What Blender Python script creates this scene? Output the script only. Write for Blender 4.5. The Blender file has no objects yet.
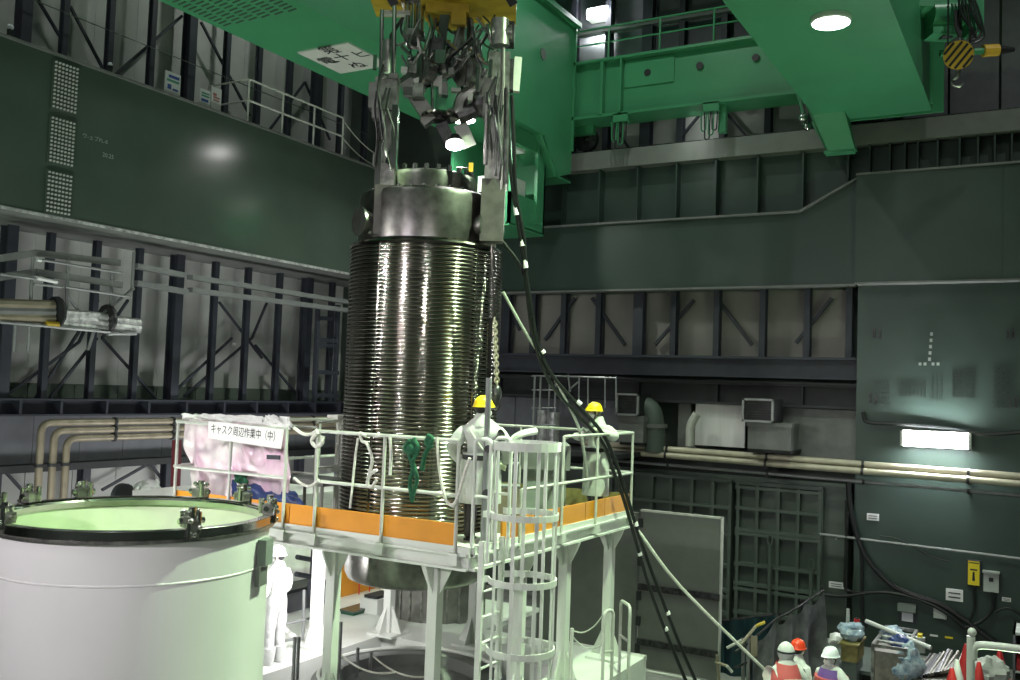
import bpy, bmesh, math, random
from math import sin, cos, pi, radians, sqrt, atan2
from mathutils import Vector, Matrix, noise
random.seed(7)
SC = bpy.context.scene
COL = SC.collection

# ---------------------------------------------------------------- camera
FPX = 947.0
PITCH, ROLL, YAW = radians(3.0), radians(2.03), radians(29.7)
EYE = Vector((0, 0, 6.0))
FW = Vector((cos(PITCH)*cos(YAW), cos(PITCH)*sin(YAW), sin(PITCH)))
_R0 = Vector((sin(YAW), -cos(YAW), 0)); _U0 = _R0.cross(FW)
RT = cos(ROLL)*_R0 + sin(ROLL)*_U0
UP = cos(ROLL)*_U0 - sin(ROLL)*_R0
cam = bpy.data.cameras.new('camera'); cam.sensor_width = 36; cam.lens = FPX/1020*36
cam.clip_end = 200
cam_o = bpy.data.objects.new('camera', cam); COL.objects.link(cam_o)
M = Matrix((RT, UP, -FW)).transposed().to_4x4(); M.translation = EYE
cam_o.matrix_world = M
SC.camera = cam_o

# ---------------------------------------------------------------- world, lights, exposure
w = bpy.data.worlds.new('hall'); SC.world = w; w.use_nodes = True
w.node_tree.nodes['Background'].inputs[0].default_value = (0.02, 0.024, 0.022, 1)
w.node_tree.nodes['Background'].inputs[1].default_value = 0.3
SC.view_settings.view_transform = 'Standard'; SC.view_settings.look = 'None'
SC.view_settings.exposure = 0.0; SC.view_settings.gamma = 1.0
SC.view_settings.use_curve_mapping = False

def aim(o, tgt):
    o.rotation_euler = (Vector(tgt) - o.location).to_track_quat('-Z', 'Y').to_euler()
def area(name, loc, tgt, size, watts, col=(1, 1, 1), sy=None, spread=180):
    l = bpy.data.lights.new(name, 'AREA'); l.shape = 'RECTANGLE' if sy else 'DISK'
    l.size = size
    if sy: l.size_y = sy
    l.energy = watts; l.color = col; l.spread = radians(spread)
    o = bpy.data.objects.new(name, l); COL.objects.link(o); o.location = loc; aim(o, tgt)
    return o
GRN = (0.72, 1.0, 0.62)
# high bay lamps of the hall, above the crane
for i, (lx, ly) in enumerate([(-3, 9), (4, 9), (12, 9), (20, 9), (-3, -3), (4, 0), (12, -1), (19, -1.5), (10, 17), (18, 17)]):
    area('high_bay_lamp', (lx, ly, 19.0), (lx, ly, 0), 0.35, 90 if ly > 15 else 205, (0.93, 1.0, 0.92), spread=150)
# lamps below the right crane girder: the one in view and its neighbour towards the camera
area('crane_lamp', (17.57, 3.5, 12.84), (16.5, 4.0, 0), 0.4, 230, GRN, spread=120)
area('crane_lamp', (11.2, 3.1, 12.84), (9.6, 6.6, 2), 0.3, 740, GRN, spread=92)
area('crane_lamp', (20.25, 13.2, 12.84), (19.5, 12.5, 0), 0.4, 260, (0.9, 1.0, 0.85), spread=150)
# unseen strip light added behind the crane end beam to brighten the wall
area('beam_wall_fill', (25.24, 8.6, 14.2), (25.9, 8.6, 13.5), .08, 26, (.95, 1, .95), sy=5.5)
# unseen neutral fill added behind the camera for the work platform and drum
area('camera_left_fill', (-5, 7, 9.0), (9, 9.5, 4.0), 0.3, 135, (1.0, 0.92, 0.99), spread=66)
area('streak_light', (-6, -4, 9.0), (11, 7.7, 6), 0.25, 60, (1, 1, .95), spread=60)  # small unseen light added to draw narrow streaks on the cask
area('streak_light', (-1, 14, 9.0), (11, 7.7, 6), 0.25, 45, (1, .97, .95), spread=50)  # second added light for the cask streaks
# unseen floods on the lower level, some of them added as plain fill
area('low_fill_flood', (10.9, 8.9, 3.6), (11.9, 12.2, 2.2), 0.5, 105, (1, 0.98, 0.98), spread=150)
area('low_fill_flood', (7.7, 10.7, 2.5), (9.7, 9.4, 4.0), 0.4, 34, (1, 0.98, 0.98), spread=120)  # added behind the drum to brighten the platform face
area('low_fill_flood', (16.5, 0.4, 0.5), (18.5, 5, 13), 0.8, 170, GRN, spread=110)
area('low_fill_flood', (6.0, 13.5, 0.8), (14, 13.6, 13), 0.8, 210, (0.8, 1, 0.8), spread=100)
area('low_fill_flood', (11.5, 14.6, 1.4), (13.5, 20, 6.5), 3.0, 130, (1, 1, 1), sy=1.2, spread=150)  # wide fill added for the left wall cladding
area('low_fill_flood', (18.0, 15.0, 1.4), (18.5, 20, 6.5), 3.0, 170, (1, 1, 1), sy=1.2, spread=150)  # second added fill, further along the left wall

# ---------------------------------------------------------------- measuring from the survey photograph onto real planes
def _ray(px, py): return FW*FPX + RT*(px-510) - UP*(py-340)
def _on(px, py, ax, v):
    d = _ray(px, py); return EYE + d*((v-EYE[ax])/d[ax])
def WX(px, py, v): return _on(px, py, 0, v)
def WY(px, py, v): return _on(px, py, 1, v)
def WZ(px, py, v): return _on(px, py, 2, v)
def WD(px, py, dep): return EYE + _ray(px, py)*(dep/FPX)

# ---------------------------------------------------------------- materials
MATS = {}
def mat(name, col, rough=0.6, metal=0.0, var=0.12, scale=3.0, bump=0.0, bscale=20, spec=0.5, col2=None, coat=0.0, stretch=None, alpha=1.0):
    m = bpy.data.materials.new(name); m.use_nodes = True
    nt = m.node_tree; b = nt.nodes['Principled BSDF']
    b.inputs['Roughness'].default_value = rough; b.inputs['Metallic'].default_value = metal
    b.inputs['Specular IOR Level'].default_value = spec
    b.inputs['Coat Weight'].default_value = coat
    b.inputs['Alpha'].default_value = alpha
    tc = nt.nodes.new('ShaderNodeTexCoord'); mp = nt.nodes.new('ShaderNodeMapping')
    gm = nt.nodes.new('ShaderNodeNewGeometry')
    nt.links.new(gm.outputs['Position'], mp.inputs[0])
    if stretch: mp.inputs['Scale'].default_value = stretch
    n = nt.nodes.new('ShaderNodeTexNoise'); n.inputs['Scale'].default_value = scale; n.inputs['Detail'].default_value = 5
    nt.links.new(mp.outputs[0], n.inputs['Vector'])
    r = nt.nodes.new('ShaderNodeValToRGB')
    c2 = col2 or tuple(c*(1-var*2) for c in col)
    c1 = col if col2 else tuple(min(1, c*(1+var)) for c in col)
    r.color_ramp.elements[0].color = (*c2, 1); r.color_ramp.elements[0].position = 0.3
    r.color_ramp.elements[1].color = (*c1, 1); r.color_ramp.elements[1].position = 0.65
    nt.links.new(n.outputs['Fac'], r.inputs[0]); nt.links.new(r.outputs[0], b.inputs['Base Color'])
    if bump:
        n2 = nt.nodes.new('ShaderNodeTexNoise'); n2.inputs['Scale'].default_value = bscale
        nt.links.new(mp.outputs[0], n2.inputs['Vector'])
        bp = nt.nodes.new('ShaderNodeBump'); bp.inputs['Strength'].default_value = bump; bp.inputs['Distance'].default_value = 0.02
        nt.links.new(n2.outputs['Fac'], bp.inputs['Height']); nt.links.new(bp.outputs[0], b.inputs['Normal'])
    MATS[name] = m; return m
def glow(name, col, strength):
    m = bpy.data.materials.new(name); m.use_nodes = True
    b = m.node_tree.nodes['Principled BSDF']; b.inputs['Base Color'].default_value = (*col, 1)
    b.inputs['Emission Color'].default_value = (*col, 1); b.inputs['Emission Strength'].default_value = strength
    MATS[name] = m; return m
mat('steel_green', (0.062, 0.084, 0.068), 0.19, var=0.06, scale=0.8, spec=0.5)
mat('steel_green_matt', (0.080, 0.104, 0.088), 0.5, var=0.08, scale=1.2)
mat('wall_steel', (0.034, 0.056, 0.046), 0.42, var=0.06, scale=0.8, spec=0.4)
mat('crane_green', (0.048, 0.228, 0.108), 0.35, var=0.05, scale=0.7)
mat('slate_steel', (0.030, 0.034, 0.046), 0.6, var=0.1)
mat('dark_steel', (0.018, 0.020, 0.022), 0.6, var=0.2)
mat('cladding', (0.42, 0.43, 0.41), 0.75, var=0.07, scale=0.9)
mat('cladding_dim', (0.24, 0.23, 0.21), 0.75, var=0.07, scale=0.9)  # cladding copy darkened to imitate dimmer light on the right wall
mat('cladding_green', (0.10, 0.13, 0.105), 0.7, var=0.08)
mat('grey_panel', (0.13, 0.135, 0.15), 0.7, var=0.06)
mat('soffit_grey', (0.15, 0.155, 0.15), 0.6, var=0.1)
mat('door_grey', (0.14, 0.15, 0.135), 0.6, var=0.05)
mat('concrete', (0.22, 0.22, 0.21), 0.85, var=0.15, scale=2, bump=0.2)
mat('white_paint', (0.60, 0.62, 0.58), 0.35, var=0.03, scale=1.5)
mat('rail_white', (0.47, 0.48, 0.44), 0.4, var=0.06, scale=8)
mat('drum_white', (0.70, 0.70, 0.69), 0.33, var=0.02, scale=1.2, coat=0.15)
mat('drum_inside_lit', (0.62, 0.72, 0.50), 0.5, var=0.03)  # green light reflected inside the drum is painted into this colour
mat('chrome', (0.62, 0.62, 0.60), 0.16, 1.0, var=0.05, scale=6)
mat('stainless', (0.29, 0.268, 0.242), 0.13, 1.0, var=0.08, scale=5)
mat('stainless_dark', (0.30, 0.295, 0.28), 0.34, 1.0, var=0.12, scale=5)
mat('worn_metal', (0.33, 0.33, 0.31), 0.32, 0.9, var=0.25, scale=9)
mat('clamp_dark', (0.075, 0.072, 0.062), 0.5, 0.3, var=0.15, scale=7)
mat('gun_metal', (0.07, 0.07, 0.072), 0.4, 0.8, var=0.3, scale=9)
mat('orange_paint', (0.60, 0.238, 0.012), 0.45, var=0.05)
mat('yellow_paint', (0.42, 0.29, 0.02), 0.5, var=0.12, scale=5)
mat('neck_steel', (0.19, 0.187, 0.175), 0.30, 1.0, var=0.18, scale=7, bump=0.03, bscale=25)
mat('panel_lit', (0.72, 0.70, 0.70), 0.4, var=0.05, scale=2, stretch=(1, 3, .4))  # paler base colour stands in for light falling on this panel
mat('dull_yellow', (0.22, 0.19, 0.06), 0.6, var=0.2, scale=6)
mat('hazard_yellow', (0.55, 0.33, 0.03), 0.5, var=0.1)
mat('helmet_yellow', (0.70, 0.52, 0.01), 0.3, var=0.02)
mat('helmet_white', (0.80, 0.83, 0.88), 0.3, var=0.02)
mat('helmet_red', (0.75, 0.06, 0.02), 0.3, var=0.02)
mat('suit', (0.47, 0.49, 0.455), 0.8, var=0.05, scale=6, bump=0.5, bscale=14)
mat('suit_white', (0.60, 0.61, 0.60), 0.8, var=0.04, scale=6, bump=0.5, bscale=14)
mat('glove', (0.62, 0.66, 0.45), 0.6, var=0.05)
mat('skin', (0.50, 0.33, 0.25), 0.6, var=0.04)
mat('black', (0.012, 0.012, 0.014), 0.5, var=0.1)
mat('rubber', (0.010, 0.012, 0.012), 0.38, var=0.1)
mat('rope_white', (0.62, 0.62, 0.56), 0.8, var=0.12, scale=30)
mat('rope_grey', (0.33, 0.34, 0.31), 0.7, var=0.1, scale=30)
mat('rope_green', (0.006, 0.085, 0.036), 0.8, var=0.2, scale=30)
mat('chain_metal', (0.50, 0.47, 0.34), 0.35, 0.8, var=0.1, scale=20)
mat('pink_sheet', (0.60, 0.38, 0.50), 0.2, var=0.10, scale=2.2, bump=0.8, bscale=5, col2=(0.70, 0.66, 0.66))
mat('white_sheet', (0.80, 0.80, 0.78), 0.35, var=0.06, scale=3, bump=0.5, bscale=6)
mat('blue_sheet', (0.03, 0.06, 0.20), 0.4, var=0.2, scale=4, bump=0.5, bscale=8)
mat('clear_sheet', (0.50, 0.60, 0.66), 0.15, var=0.15, scale=9, bump=0.9, bscale=9, col2=(0.12, 0.20, 0.28))
mat('net_grey', (0.13, 0.135, 0.14), 0.8, var=0.2, scale=5)
mat('lagging', (0.27, 0.235, 0.17), 0.42, 0.35, var=0.1, scale=4)
mat('pipe_cream', (0.44, 0.41, 0.31), 0.4, 0.2, var=0.08, scale=3)
mat('pipe_grey', (0.25, 0.26, 0.26), 0.4, 0.3, var=0.08)
mat('aluminium', (0.50, 0.50, 0.50), 0.4, 0.4, var=0.25, scale=9)
mat('sign_white', (0.72, 0.72, 0.72), 0.5, var=0.02)
mat('sign_grey', (0.50, 0.49, 0.47), 0.55, var=0.02)
mat('sign_blue', (0.05, 0.10, 0.35), 0.5, var=0.05)
mat('sign_green', (0.10, 0.32, 0.24), 0.5, var=0.05)
mat('sign_red', (0.55, 0.20, 0.20), 0.5, var=0.05)
mat('ink', (0.012, 0.012, 0.015), 0.6, var=0.02)
mat('label_text', (0.30, 0.34, 0.31), 0.6, var=0.02)
mat('box_grey', (0.42, 0.45, 0.42), 0.5, var=0.04)
mat('olive_box', (0.19, 0.22, 0.20), 0.5, var=0.04)
mat('yellow_sign', (0.78, 0.62, 0.02), 0.45, var=0.03)
mat('red_plastic', (0.55, 0.03, 0.03), 0.45, var=0.05)
mat('dark_red', (0.10, 0.012, 0.02), 0.6, var=0.1)
mat('vest_red', (0.62, 0.12, 0.12), 0.6, var=0.05)
mat('purple', (0.16, 0.08, 0.32), 0.6, var=0.05)
mat('teal_sheet', (0.01, 0.045, 0.055), 0.6, var=0.2)
mat('crate_steel', (0.20, 0.19, 0.16), 0.5, 0.3, var=0.2, scale=6)
mat('navy', (0.012, 0.014, 0.022), 0.8, var=0.1)
glow('lamp_glow', (1.0, 0.98, 0.95), 60)
glow('tube_glow', (0.95, 0.97, 1.0), 200)

# ---------------------------------------------------------------- mesh helpers (all coordinates are world metres)
class MB:
    def __init__(s): s.v = []; s.f = []
    def add(s, vs, fs):
        k = len(s.v); s.v += [Vector(q) for q in vs]; s.f += [tuple(i+k for i in q) for q in fs]; return s
    def box(s, c, d, rz=0.0, ax=None):
        c = Vector(c); e = [Vector((cos(rz), sin(rz), 0)), Vector((-sin(rz), cos(rz), 0)), Vector((0, 0, 1))] if ax is None else ax
        vs = [c + e[0]*(d[0]/2*a) + e[1]*(d[1]/2*b) + e[2]*(d[2]/2*g) for g in (-1, 1) for a, b in ((-1, -1), (1, -1), (1, 1), (-1, 1))]
        return s.add(vs, [(3, 2, 1, 0), (4, 5, 6, 7), (0, 1, 5, 4), (1, 2, 6, 5), (2, 3, 7, 6), (3, 0, 4, 7)])
    def mm(s, lo, hi):
        return s.box([(a+b)/2 for a, b in zip(lo, hi)], [abs(b-a) for a, b in zip(lo, hi)])
    def bar(s, p, q, wd, ht, up=(0, 0, 1)):
        p, q = Vector(p), Vector(q); t = (q-p); L = t.length; t.normalize()
        a = t.cross(Vector(up))
        if a.length < 1e-4: a = t.cross(Vector((1, 0, 0)))
        a.normalize(); b = a.cross(t)
        return s.box((p+q)/2, (L, wd, ht), ax=[t, a, b])
    def tube(s, p, q, r, n=8, r2=None): return s.path([p, q], r, n, r2=r2)
    def path(s, pts, r, n=8, r2=None, closed=False):
        pts = [Vector(q) for q in pts]; N = len(pts); rings = []
        ref = None
        for i, q in enumerate(pts):
            if closed: t = pts[(i+1) % N]-pts[i-1]
            else: t = (pts[min(i+1, N-1)]-pts[max(i-1, 0)])
            if t.length < 1e-9: t = Vector((0, 0, 1))
            t.normalize()
            if ref is None: ref = Vector((0, 0, 1)) if abs(t.z) < 0.9 else Vector((1, 0, 0))
            a = t.cross(ref)
            if a.length < 1e-3: ref = Vector((1, 0.3, 0)); a = t.cross(ref)
            a.normalize(); b = a.cross(t); ref = b if abs(b.dot(t)) < .1 else ref
            rr = r if not isinstance(r, (list, tuple)) else r[i]
            if r2 is not None: rr = r + (r2-r)*i/(N-1)
            rings.append([q + a*(rr*cos(2*pi*k/n)) + b*(rr*sin(2*pi*k/n)) for k in range(n)])
        vs = [x for g in rings for x in g]; fs = []
        m = N if closed else N-1
        for i in range(m):
            j = (i+1) % N
            for k in range(n): fs.append((i*n+k, i*n+(k+1) % n, j*n+(k+1) % n, j*n+k))
        if not closed: fs += [tuple(reversed(range(n))), tuple((N-1)*n+k for k in range(n))]
        return s.add(vs, fs)
    def lathe(s, prof, c, n=64, a0=0.0, a1=2*pi, cap=False):
        full = abs(a1-a0-2*pi) < 1e-6; m = n if full else n+1; vs = []; fs = []
        for r, z in prof:
            for k in range(m):
                a = a0+(a1-a0)*k/n; vs.append((c[0]+r*cos(a), c[1]+r*sin(a), c[2]+z))
        for i in range(len(prof)-1):
            for k in range(n):
                l = (k+1) % m; fs.append((i*m+k, i*m+l, (i+1)*m+l, (i+1)*m+k))
        if cap and full:
            fs.append(tuple(reversed(range(m)))); fs.append(tuple((len(prof)-1)*m+k for k in range(m)))
        return s.add(vs, fs)
    def prism(s, poly, vec):
        poly = [Vector(q) for q in poly]; n = len(poly); vec = Vector(vec)
        return s.add(poly+[q+vec for q in poly], [tuple(reversed(range(n))), tuple(range(n, 2*n))]+[(i, (i+1) % n, n+(i+1) % n, n+i) for i in range(n)])
    def grid(s, fn, nu, nv, thick=None):
        vs = [fn(i/nu, j/nv) for i in range(nu+1) for j in range(nv+1)]
        fs = [(i*(nv+1)+j, (i+1)*(nv+1)+j, (i+1)*(nv+1)+j+1, i*(nv+1)+j+1) for i in range(nu) for j in range(nv)]
        return s.add(vs, fs)
    def ball(s, c, r, nu=12, nv=8, ax=None):
        c = Vector(c); r = (r, r, r) if not isinstance(r, (tuple, list)) else r
        e = ax or [Vector((1, 0, 0)), Vector((0, 1, 0)), Vector((0, 0, 1))]
        vs = []; fs = []
        for j in range(nv+1):
            t = pi*j/nv
            for i in range(nu):
                a = 2*pi*i/nu
                vs.append(c+e[0]*(r[0]*sin(t)*cos(a))+e[1]*(r[1]*sin(t)*sin(a))+e[2]*(r[2]*cos(t)))
        for j in range(nv):
            for i in range(nu): fs.append((j*nu+i, (j+1)*nu+i, (j+1)*nu+(i+1) % nu, j*nu+(i+1) % nu))
        return s.add(vs, fs)
    def disc(s, c, nrm, r, h, n=16):
        nrm = Vector(nrm).normalized(); return s.tube(Vector(c)-nrm*h/2, Vector(c)+nrm*h/2, r, n)

def wloc(o):
    l = Vector((0, 0, 0))
    while o: l += o.location; o = o.parent
    return l
def build(name, mb, m, parent=None, smooth=None, sharp=0.6, origin=None):
    org = Vector(origin) if origin is not None else (wloc(parent) if parent else sum(mb.v, Vector())/max(1, len(mb.v)))
    me = bpy.data.meshes.new(name); me.from_pydata([v-org for v in mb.v], [], mb.f); me.validate(); me.update()
    ms = m if isinstance(m, list) else [m]
    for x in ms: me.materials.append(MATS[x] if isinstance(x, str) else x)
    if smooth:
        bm = bmesh.new(); bm.from_mesh(me); bmesh.ops.remove_doubles(bm, verts=bm.verts, dist=1e-6); bmesh.ops.recalc_face_normals(bm, faces=bm.faces); bm.to_mesh(me); bm.free()
        me.shade_smooth(); me.set_sharp_from_angle(angle=sharp)
    o = bpy.data.objects.new(name, me); COL.objects.link(o)
    if parent: o.parent = parent; o.location = org - wloc(parent)
    else: o.location = org
    return o
def thing(name, label, cat, loc, group=None):
    o = bpy.data.objects.new(name, None); COL.objects.link(o); o.location = loc; o.empty_display_size = 0.2
    return tag(o, label, cat, group)
def tag(o, label, cat, group=None):
    o['label'] = label; o['category'] = cat
    if group: o['group'] = group
    return o
def solo(name, mb, m, label, cat, group=None, smooth=None): return tag(build(name, mb, m, None, smooth), label, cat, group)
def struct(name, mb, m, parent=None, smooth=None):
    o = build(name, mb, m, parent, smooth)
    if not parent: o['kind'] = 'structure'
    return o
def stuff(o): o['kind'] = 'stuff'; return o
def lab(o, t): o['label'] = t; return o
def copy_at(o, parent, delta):
    c = o.copy(); COL.objects.link(c); c.parent = parent; c.location = o.location + Vector(delta); return c
def textmesh(txt, size, bold=0.0):
    cu = bpy.data.curves.new('t', 'FONT'); cu.body = txt; cu.size = size; cu.align_x = 'CENTER'; cu.align_y = 'CENTER'; cu.resolution_u = 2; cu.offset = bold
    o = bpy.data.objects.new('t', cu); COL.objects.link(o)
    dg = bpy.context.evaluated_depsgraph_get(); me = bpy.data.meshes.new_from_object(o.evaluated_get(dg))
    vs = [v.co.copy() for v in me.vertices]; fs = [tuple(q.vertices) for q in me.polygons]
    bpy.data.objects.remove(o); bpy.data.curves.remove(cu); bpy.data.meshes.remove(me)
    return vs, fs
def lettering(mb, txt, size, c, u, v, sx=1.0, bold=0.0):
    vs, fs = textmesh(txt, size, bold); c, u, v = Vector(c), Vector(u).normalized(), Vector(v).normalized()
    mb.add([c+u*(q.x*sx)+v*q.y for q in vs], fs); return mb
def sag(p, q, drop, n=10):
    p, q = Vector(p), Vector(q)
    return [p.lerp(q, i/n) - Vector((0, 0, drop*4*(i/n)*(1-i/n))) for i in range(n+1)]
def bent(pts, r, n=5):
    """round the corners of a polyline"""
    pts = [Vector(q) for q in pts]; out = [pts[0]]
    for i in range(1, len(pts)-1):
        a, b, c = pts[i-1], pts[i], pts[i+1]
        p = b+(a-b).normalized()*min(r, (a-b).length*.49); q = b+(c-b).normalized()*min(r, (c-b).length*.49)
        for k in range(n+1):
            t = k/n; out.append(p*(1-t)**2 + b*2*t*(1-t) + q*t*t)
    out.append(pts[-1]); return out
def spline(pts, n=6):
    pts = [Vector(q) for q in pts]; P = [pts[0]*2-pts[1]]+pts+[pts[-1]*2-pts[-2]]; out = []
    for i in range(1, len(P)-2):
        for k in range(n):
            t = k/n; a, b, c, d = P[i-1], P[i], P[i+1], P[i+2]
            out.append(0.5*((2*b)+(c-a)*t+(2*a-5*b+4*c-d)*t*t+(3*b-a-3*c+d)*t**3))
    out.append(pts[-1]); return out
# ================================================================ THE SETTING
XR, YL = 25.0, 17.6
struct('floor', MB().mm((-9, -10, -0.3), (27, 21, 0)), 'concrete')
struct('ceiling', MB().mm((-9, -10, 20), (27, 21, 20.3)), 'steel_green_matt')
struct('wall_back', MB().mm((-9.3, -10, 0), (-9, 21, 20)), 'steel_green_matt')
struct('wall_near', MB().mm((-9, -10.3, 0), (27, -10, 20)), 'steel_green_matt')
struct('raised_floor', MB().mm((11.3, 0.6, 0), (15.6, 5.0, 0.80)), 'steel_green_matt')

def hcol(mb, c, wd, dp, z0, z1, axis):
    """an H section standing column; axis 'x': wall runs along x"""
    t = 0.035
    for s in (-1, 1):
        if axis == 'x': mb.mm((c[0]-wd/2, c[1]+s*dp/2-t, z0), (c[0]+wd/2, c[1]+s*dp/2, z1))
        else: mb.mm((c[0]+s*dp/2-t, c[1]-wd/2, z0), (c[0]+s*dp/2, c[1]+wd/2, z1))
    if axis == 'x': mb.mm((c[0]-t/2, c[1]-dp/2, z0), (c[0]+t/2, c[1]+dp/2, z1))
    else: mb.mm((c[0]-dp/2, c[1]-t/2, z0), (c[0]+dp/2, c[1]+t/2, z1))
    return mb

# ---- left wall
YC = 19.55                                   # plane of the columns
KL = YC/18.4
def zl(z): return 6+(z-6)*KL
wl = struct('wall_left', MB().mm((-9, 20.3, 0), (27, 20.6, 20)), 'steel_green_matt')
xs = [(11.55-1.13*k)*KL for k in range(6, 0, -1)] + [x*KL for x in (11.55, 12.47, 13.59, 14.72, 15.83, 17.04, 18.17, 19.35, 20.47, 21.55, 22.7)]
zA, zB, zC, zD = zl(5.78), zl(5.47), zl(5.11), zl(4.04)
for i, x in enumerate(xs):
    wide = (i % 4 == 2)
    wd = 0.24 if wide else 0.14
    dp = 0.26 if wide else 0.13
    build('column', hcol(MB(), (x, YC), wd, dp, zB, 9.25, 'x'), 'slate_steel', wl)
    build('column', hcol(MB(), (x, YC), wd, dp, 12.5, 19.9, 'x'), 'slate_steel', wl)
    if i % 2 == 0: build('column', hcol(MB(), (x, YC), 0.2, 0.2, 0, zD, 'x'), 'slate_steel', wl)
    if i+1 < len(xs):
        x1 = xs[i+1]
        build('wall_panel', MB().mm((x+0.003, YC+.55, zA), (x1-0.003, YC+.63, 9.3)), 'cladding', wl)
        build('wall_panel', MB().mm((x+0.003, YC+.55, 12.4), (x1-0.003, YC+.63, 19.9)), 'cladding', wl)
        build('skirt_panel', MB().mm((x+0.012, YC+.5, zB-.05), (x1-0.012, YC+.58, zA-.01)), 'cladding_green', wl)
        build('middle_panel', MB().mm((x+0.006, YC+.2, zD), (x1-0.006, YC+.3, zC)), 'grey_panel', wl)
        build('lower_panel', MB().mm((x+0.012, YC+.4, 0.0), (x1-0.012, YC+.48, zD)), 'cladding', wl)
b = MB(); b.mm((-9, YC-.3, zC), (26, YC+.4, zC+.04)); b.mm((-9, YC-.3, zB-.04), (26, YC+.4, zB)); b.mm((-9, YC, zC), (26, YC+.06, zB))
for x in xs: b.mm((x+0.3, YC-.28, zC), (x+0.36, YC, zB))
build('wall_beam', b, 'slate_steel', wl)
build('wall_beam', MB().mm((-9, YC-.2, zD-.1), (26, YC+.4, zD+.06)), 'dark_steel', wl)
for (p, q) in [((5, 396), (79, 342)), ((79, 342), (98, 300)), ((102, 338), (156, 398)), ((176, 390), (232, 338)), ((184, 396), (252, 338)), ((219, 302), (262, 358)), ((252, 338), (268, 300)), ((255, 345), (300, 398)), ((36, 398), (80, 330)), ((50, 398), (97, 338)), ((102, 338), (128, 300))]:
    a, c = WY(*p, YC+.14), WY(*q, YC+.14); build('brace', MB().bar(a, c, 0.055, 0.06, (0, 1, 0)), 'slate_steel', wl)
for (p, q) in [((70, 6), (103, 69)), ((116, 74), (182, 16)), ((201, 22), (250, 116)), ((38, 0), (62, 40)), ((262, 140), (305, 82)), ((305, 82), (330, 140))]:
    a, c = WY(*p, YC+.2), WY(*q, YC+.2); build('brace', MB().bar(a, c, 0.06, 0.06, (0, 1, 0)), 'slate_steel', wl)
for (p, q) in [((102, 490), (150, 463)), ((150, 463), (170, 490)), ((2, 468), (22, 490))]:
    a, c = WY(*p, YC+.1), WY(*q, YC+.1); build('brace', MB().bar(a, c, 0.06, 0.06, (0, 1, 0)), 'slate_steel', wl)
build('wall_rail', MB().tube((5, YC-.3, 14.1), (24, YC-.3, 14.1), 0.012, 6), 'steel_green_matt', wl)

# ---- right wall
wr = struct('wall_right', MB().mm((26.0, -10, 0), (26.4, 21, 20)), 'steel_green_matt')
ys = [15.9, 14.72, 13.75, 12.71, 11.56, 10.3, 9.24, 7.99, 6.72, 5.55, 4.49]
for i, y in enumerate(ys):
    wide = y in (10.3, 14.72)
    build('column', hcol(MB(), (25.6, y), 0.30 if wide else 0.16, 0.24, 7.1, 9.0, 'y'), 'slate_steel', wr)
    build('column', hcol(MB(), (25.7, y), 0.32 if wide else 0.17, 0.26, 12.9, 19.9, 'y'), 'slate_steel', wr)
    if i+1 < len(ys):
        y1 = ys[i+1]
        build('wall_panel', MB().mm((25.92, y1+0.012, 7.1), (26.0, y-0.012, 9.0)), 'cladding_dim', wr)
        build('wall_panel', MB().mm((25.92, y1+0.012, 12.4), (26.0, y-0.012, 15.0)), 'cladding', wr)
        build('upper_panel', MB().mm((25.92, y1+0.012, 15.02), (26.0, y-0.012, 19.9)), 'grey_panel', wr)
for k in range(12):
    build('upper_panel', MB().mm((25.8, 3.4-1.15*k+0.01, 12.4), (25.9, 4.5-1.15*k, 19.9)), 'grey_panel', wr)
for (p, q) in [((545, 340), (575, 298)), ((592, 298), (625, 345)), ((655, 345), (694, 300)), ((718, 300), (752, 345)), ((796, 343), (832, 298)), ((852, 290), (866, 306)), ((505, 300), (520, 330))]:
    build('brace', MB().bar(WX(*p, 25.7), WX(*q, 25.7), 0.09, 0.09, (1, 0, 0)), 'slate_steel', wr)
for (p, q) in [((672, 148), (702, 112)), ((722, 108), (750, 140)), ((610, 118), (630, 150))]:
    build('brace', MB().bar(WX(*p, 25.75), WX(*q, 25.75), 0.07, 0.07, (1, 0, 0)), 'slate_steel', wr)
# beams below the cladding
b = MB(); b.mm((25.2, 4.2, 7.05), (26, 17.6, 7.12)); b.mm((25.35, 4.2, 6.6), (25.45, 17.6, 7.1)); b.mm((25.2, 4.2, 6.55), (26, 17.6, 6.6))
build('wall_beam', b, 'slate_steel', wr)
b = MB(); b.mm((25.4, 4.2, 6.35), (26, 17.6, 6.42)); b.mm((25.6, 4.2, 5.86), (25.7, 17.6, 6.4)); b.mm((25.1, 4.2, 5.8), (26, 17.6, 5.87))
for y in (5.6, 7.9, 10.2, 12.5, 14.8): b.mm((25.42, y, 5.87), (25.6, y+0.05, 6.36))
build('wall_beam', b, 'dark_steel', wr)
# back panels behind the fan boxes
for y0, y1, mt in [(15.6, 14.2, 'grey_panel'), (14.18, 13.0, 'grey_panel'), (12.98, 11.7, 'grey_panel'), (11.68, 10.0, 'grey_panel'), (8.98, 8.62, 'door_grey'), (6.3, 4.2, 'soffit_grey')]:
    build('back_panel', MB().mm((25.35, y1, 4.5), (25.45, y0, 5.78)), mt, wr)
build('lit_panel', MB().mm((25.35, 7.1, 4.66), (25.45, 8.48, 5.82)), 'panel_lit', wr)
build('dark_panel', MB().mm((25.5, 4.2, 3.9), (25.6, 17.6, 4.6)), 'dark_steel', wr)
build('steel_plating', MB().mm((25.3, 4.4, 0), (26, 17.6, 3.9)), 'steel_green_matt', wr)
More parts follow.
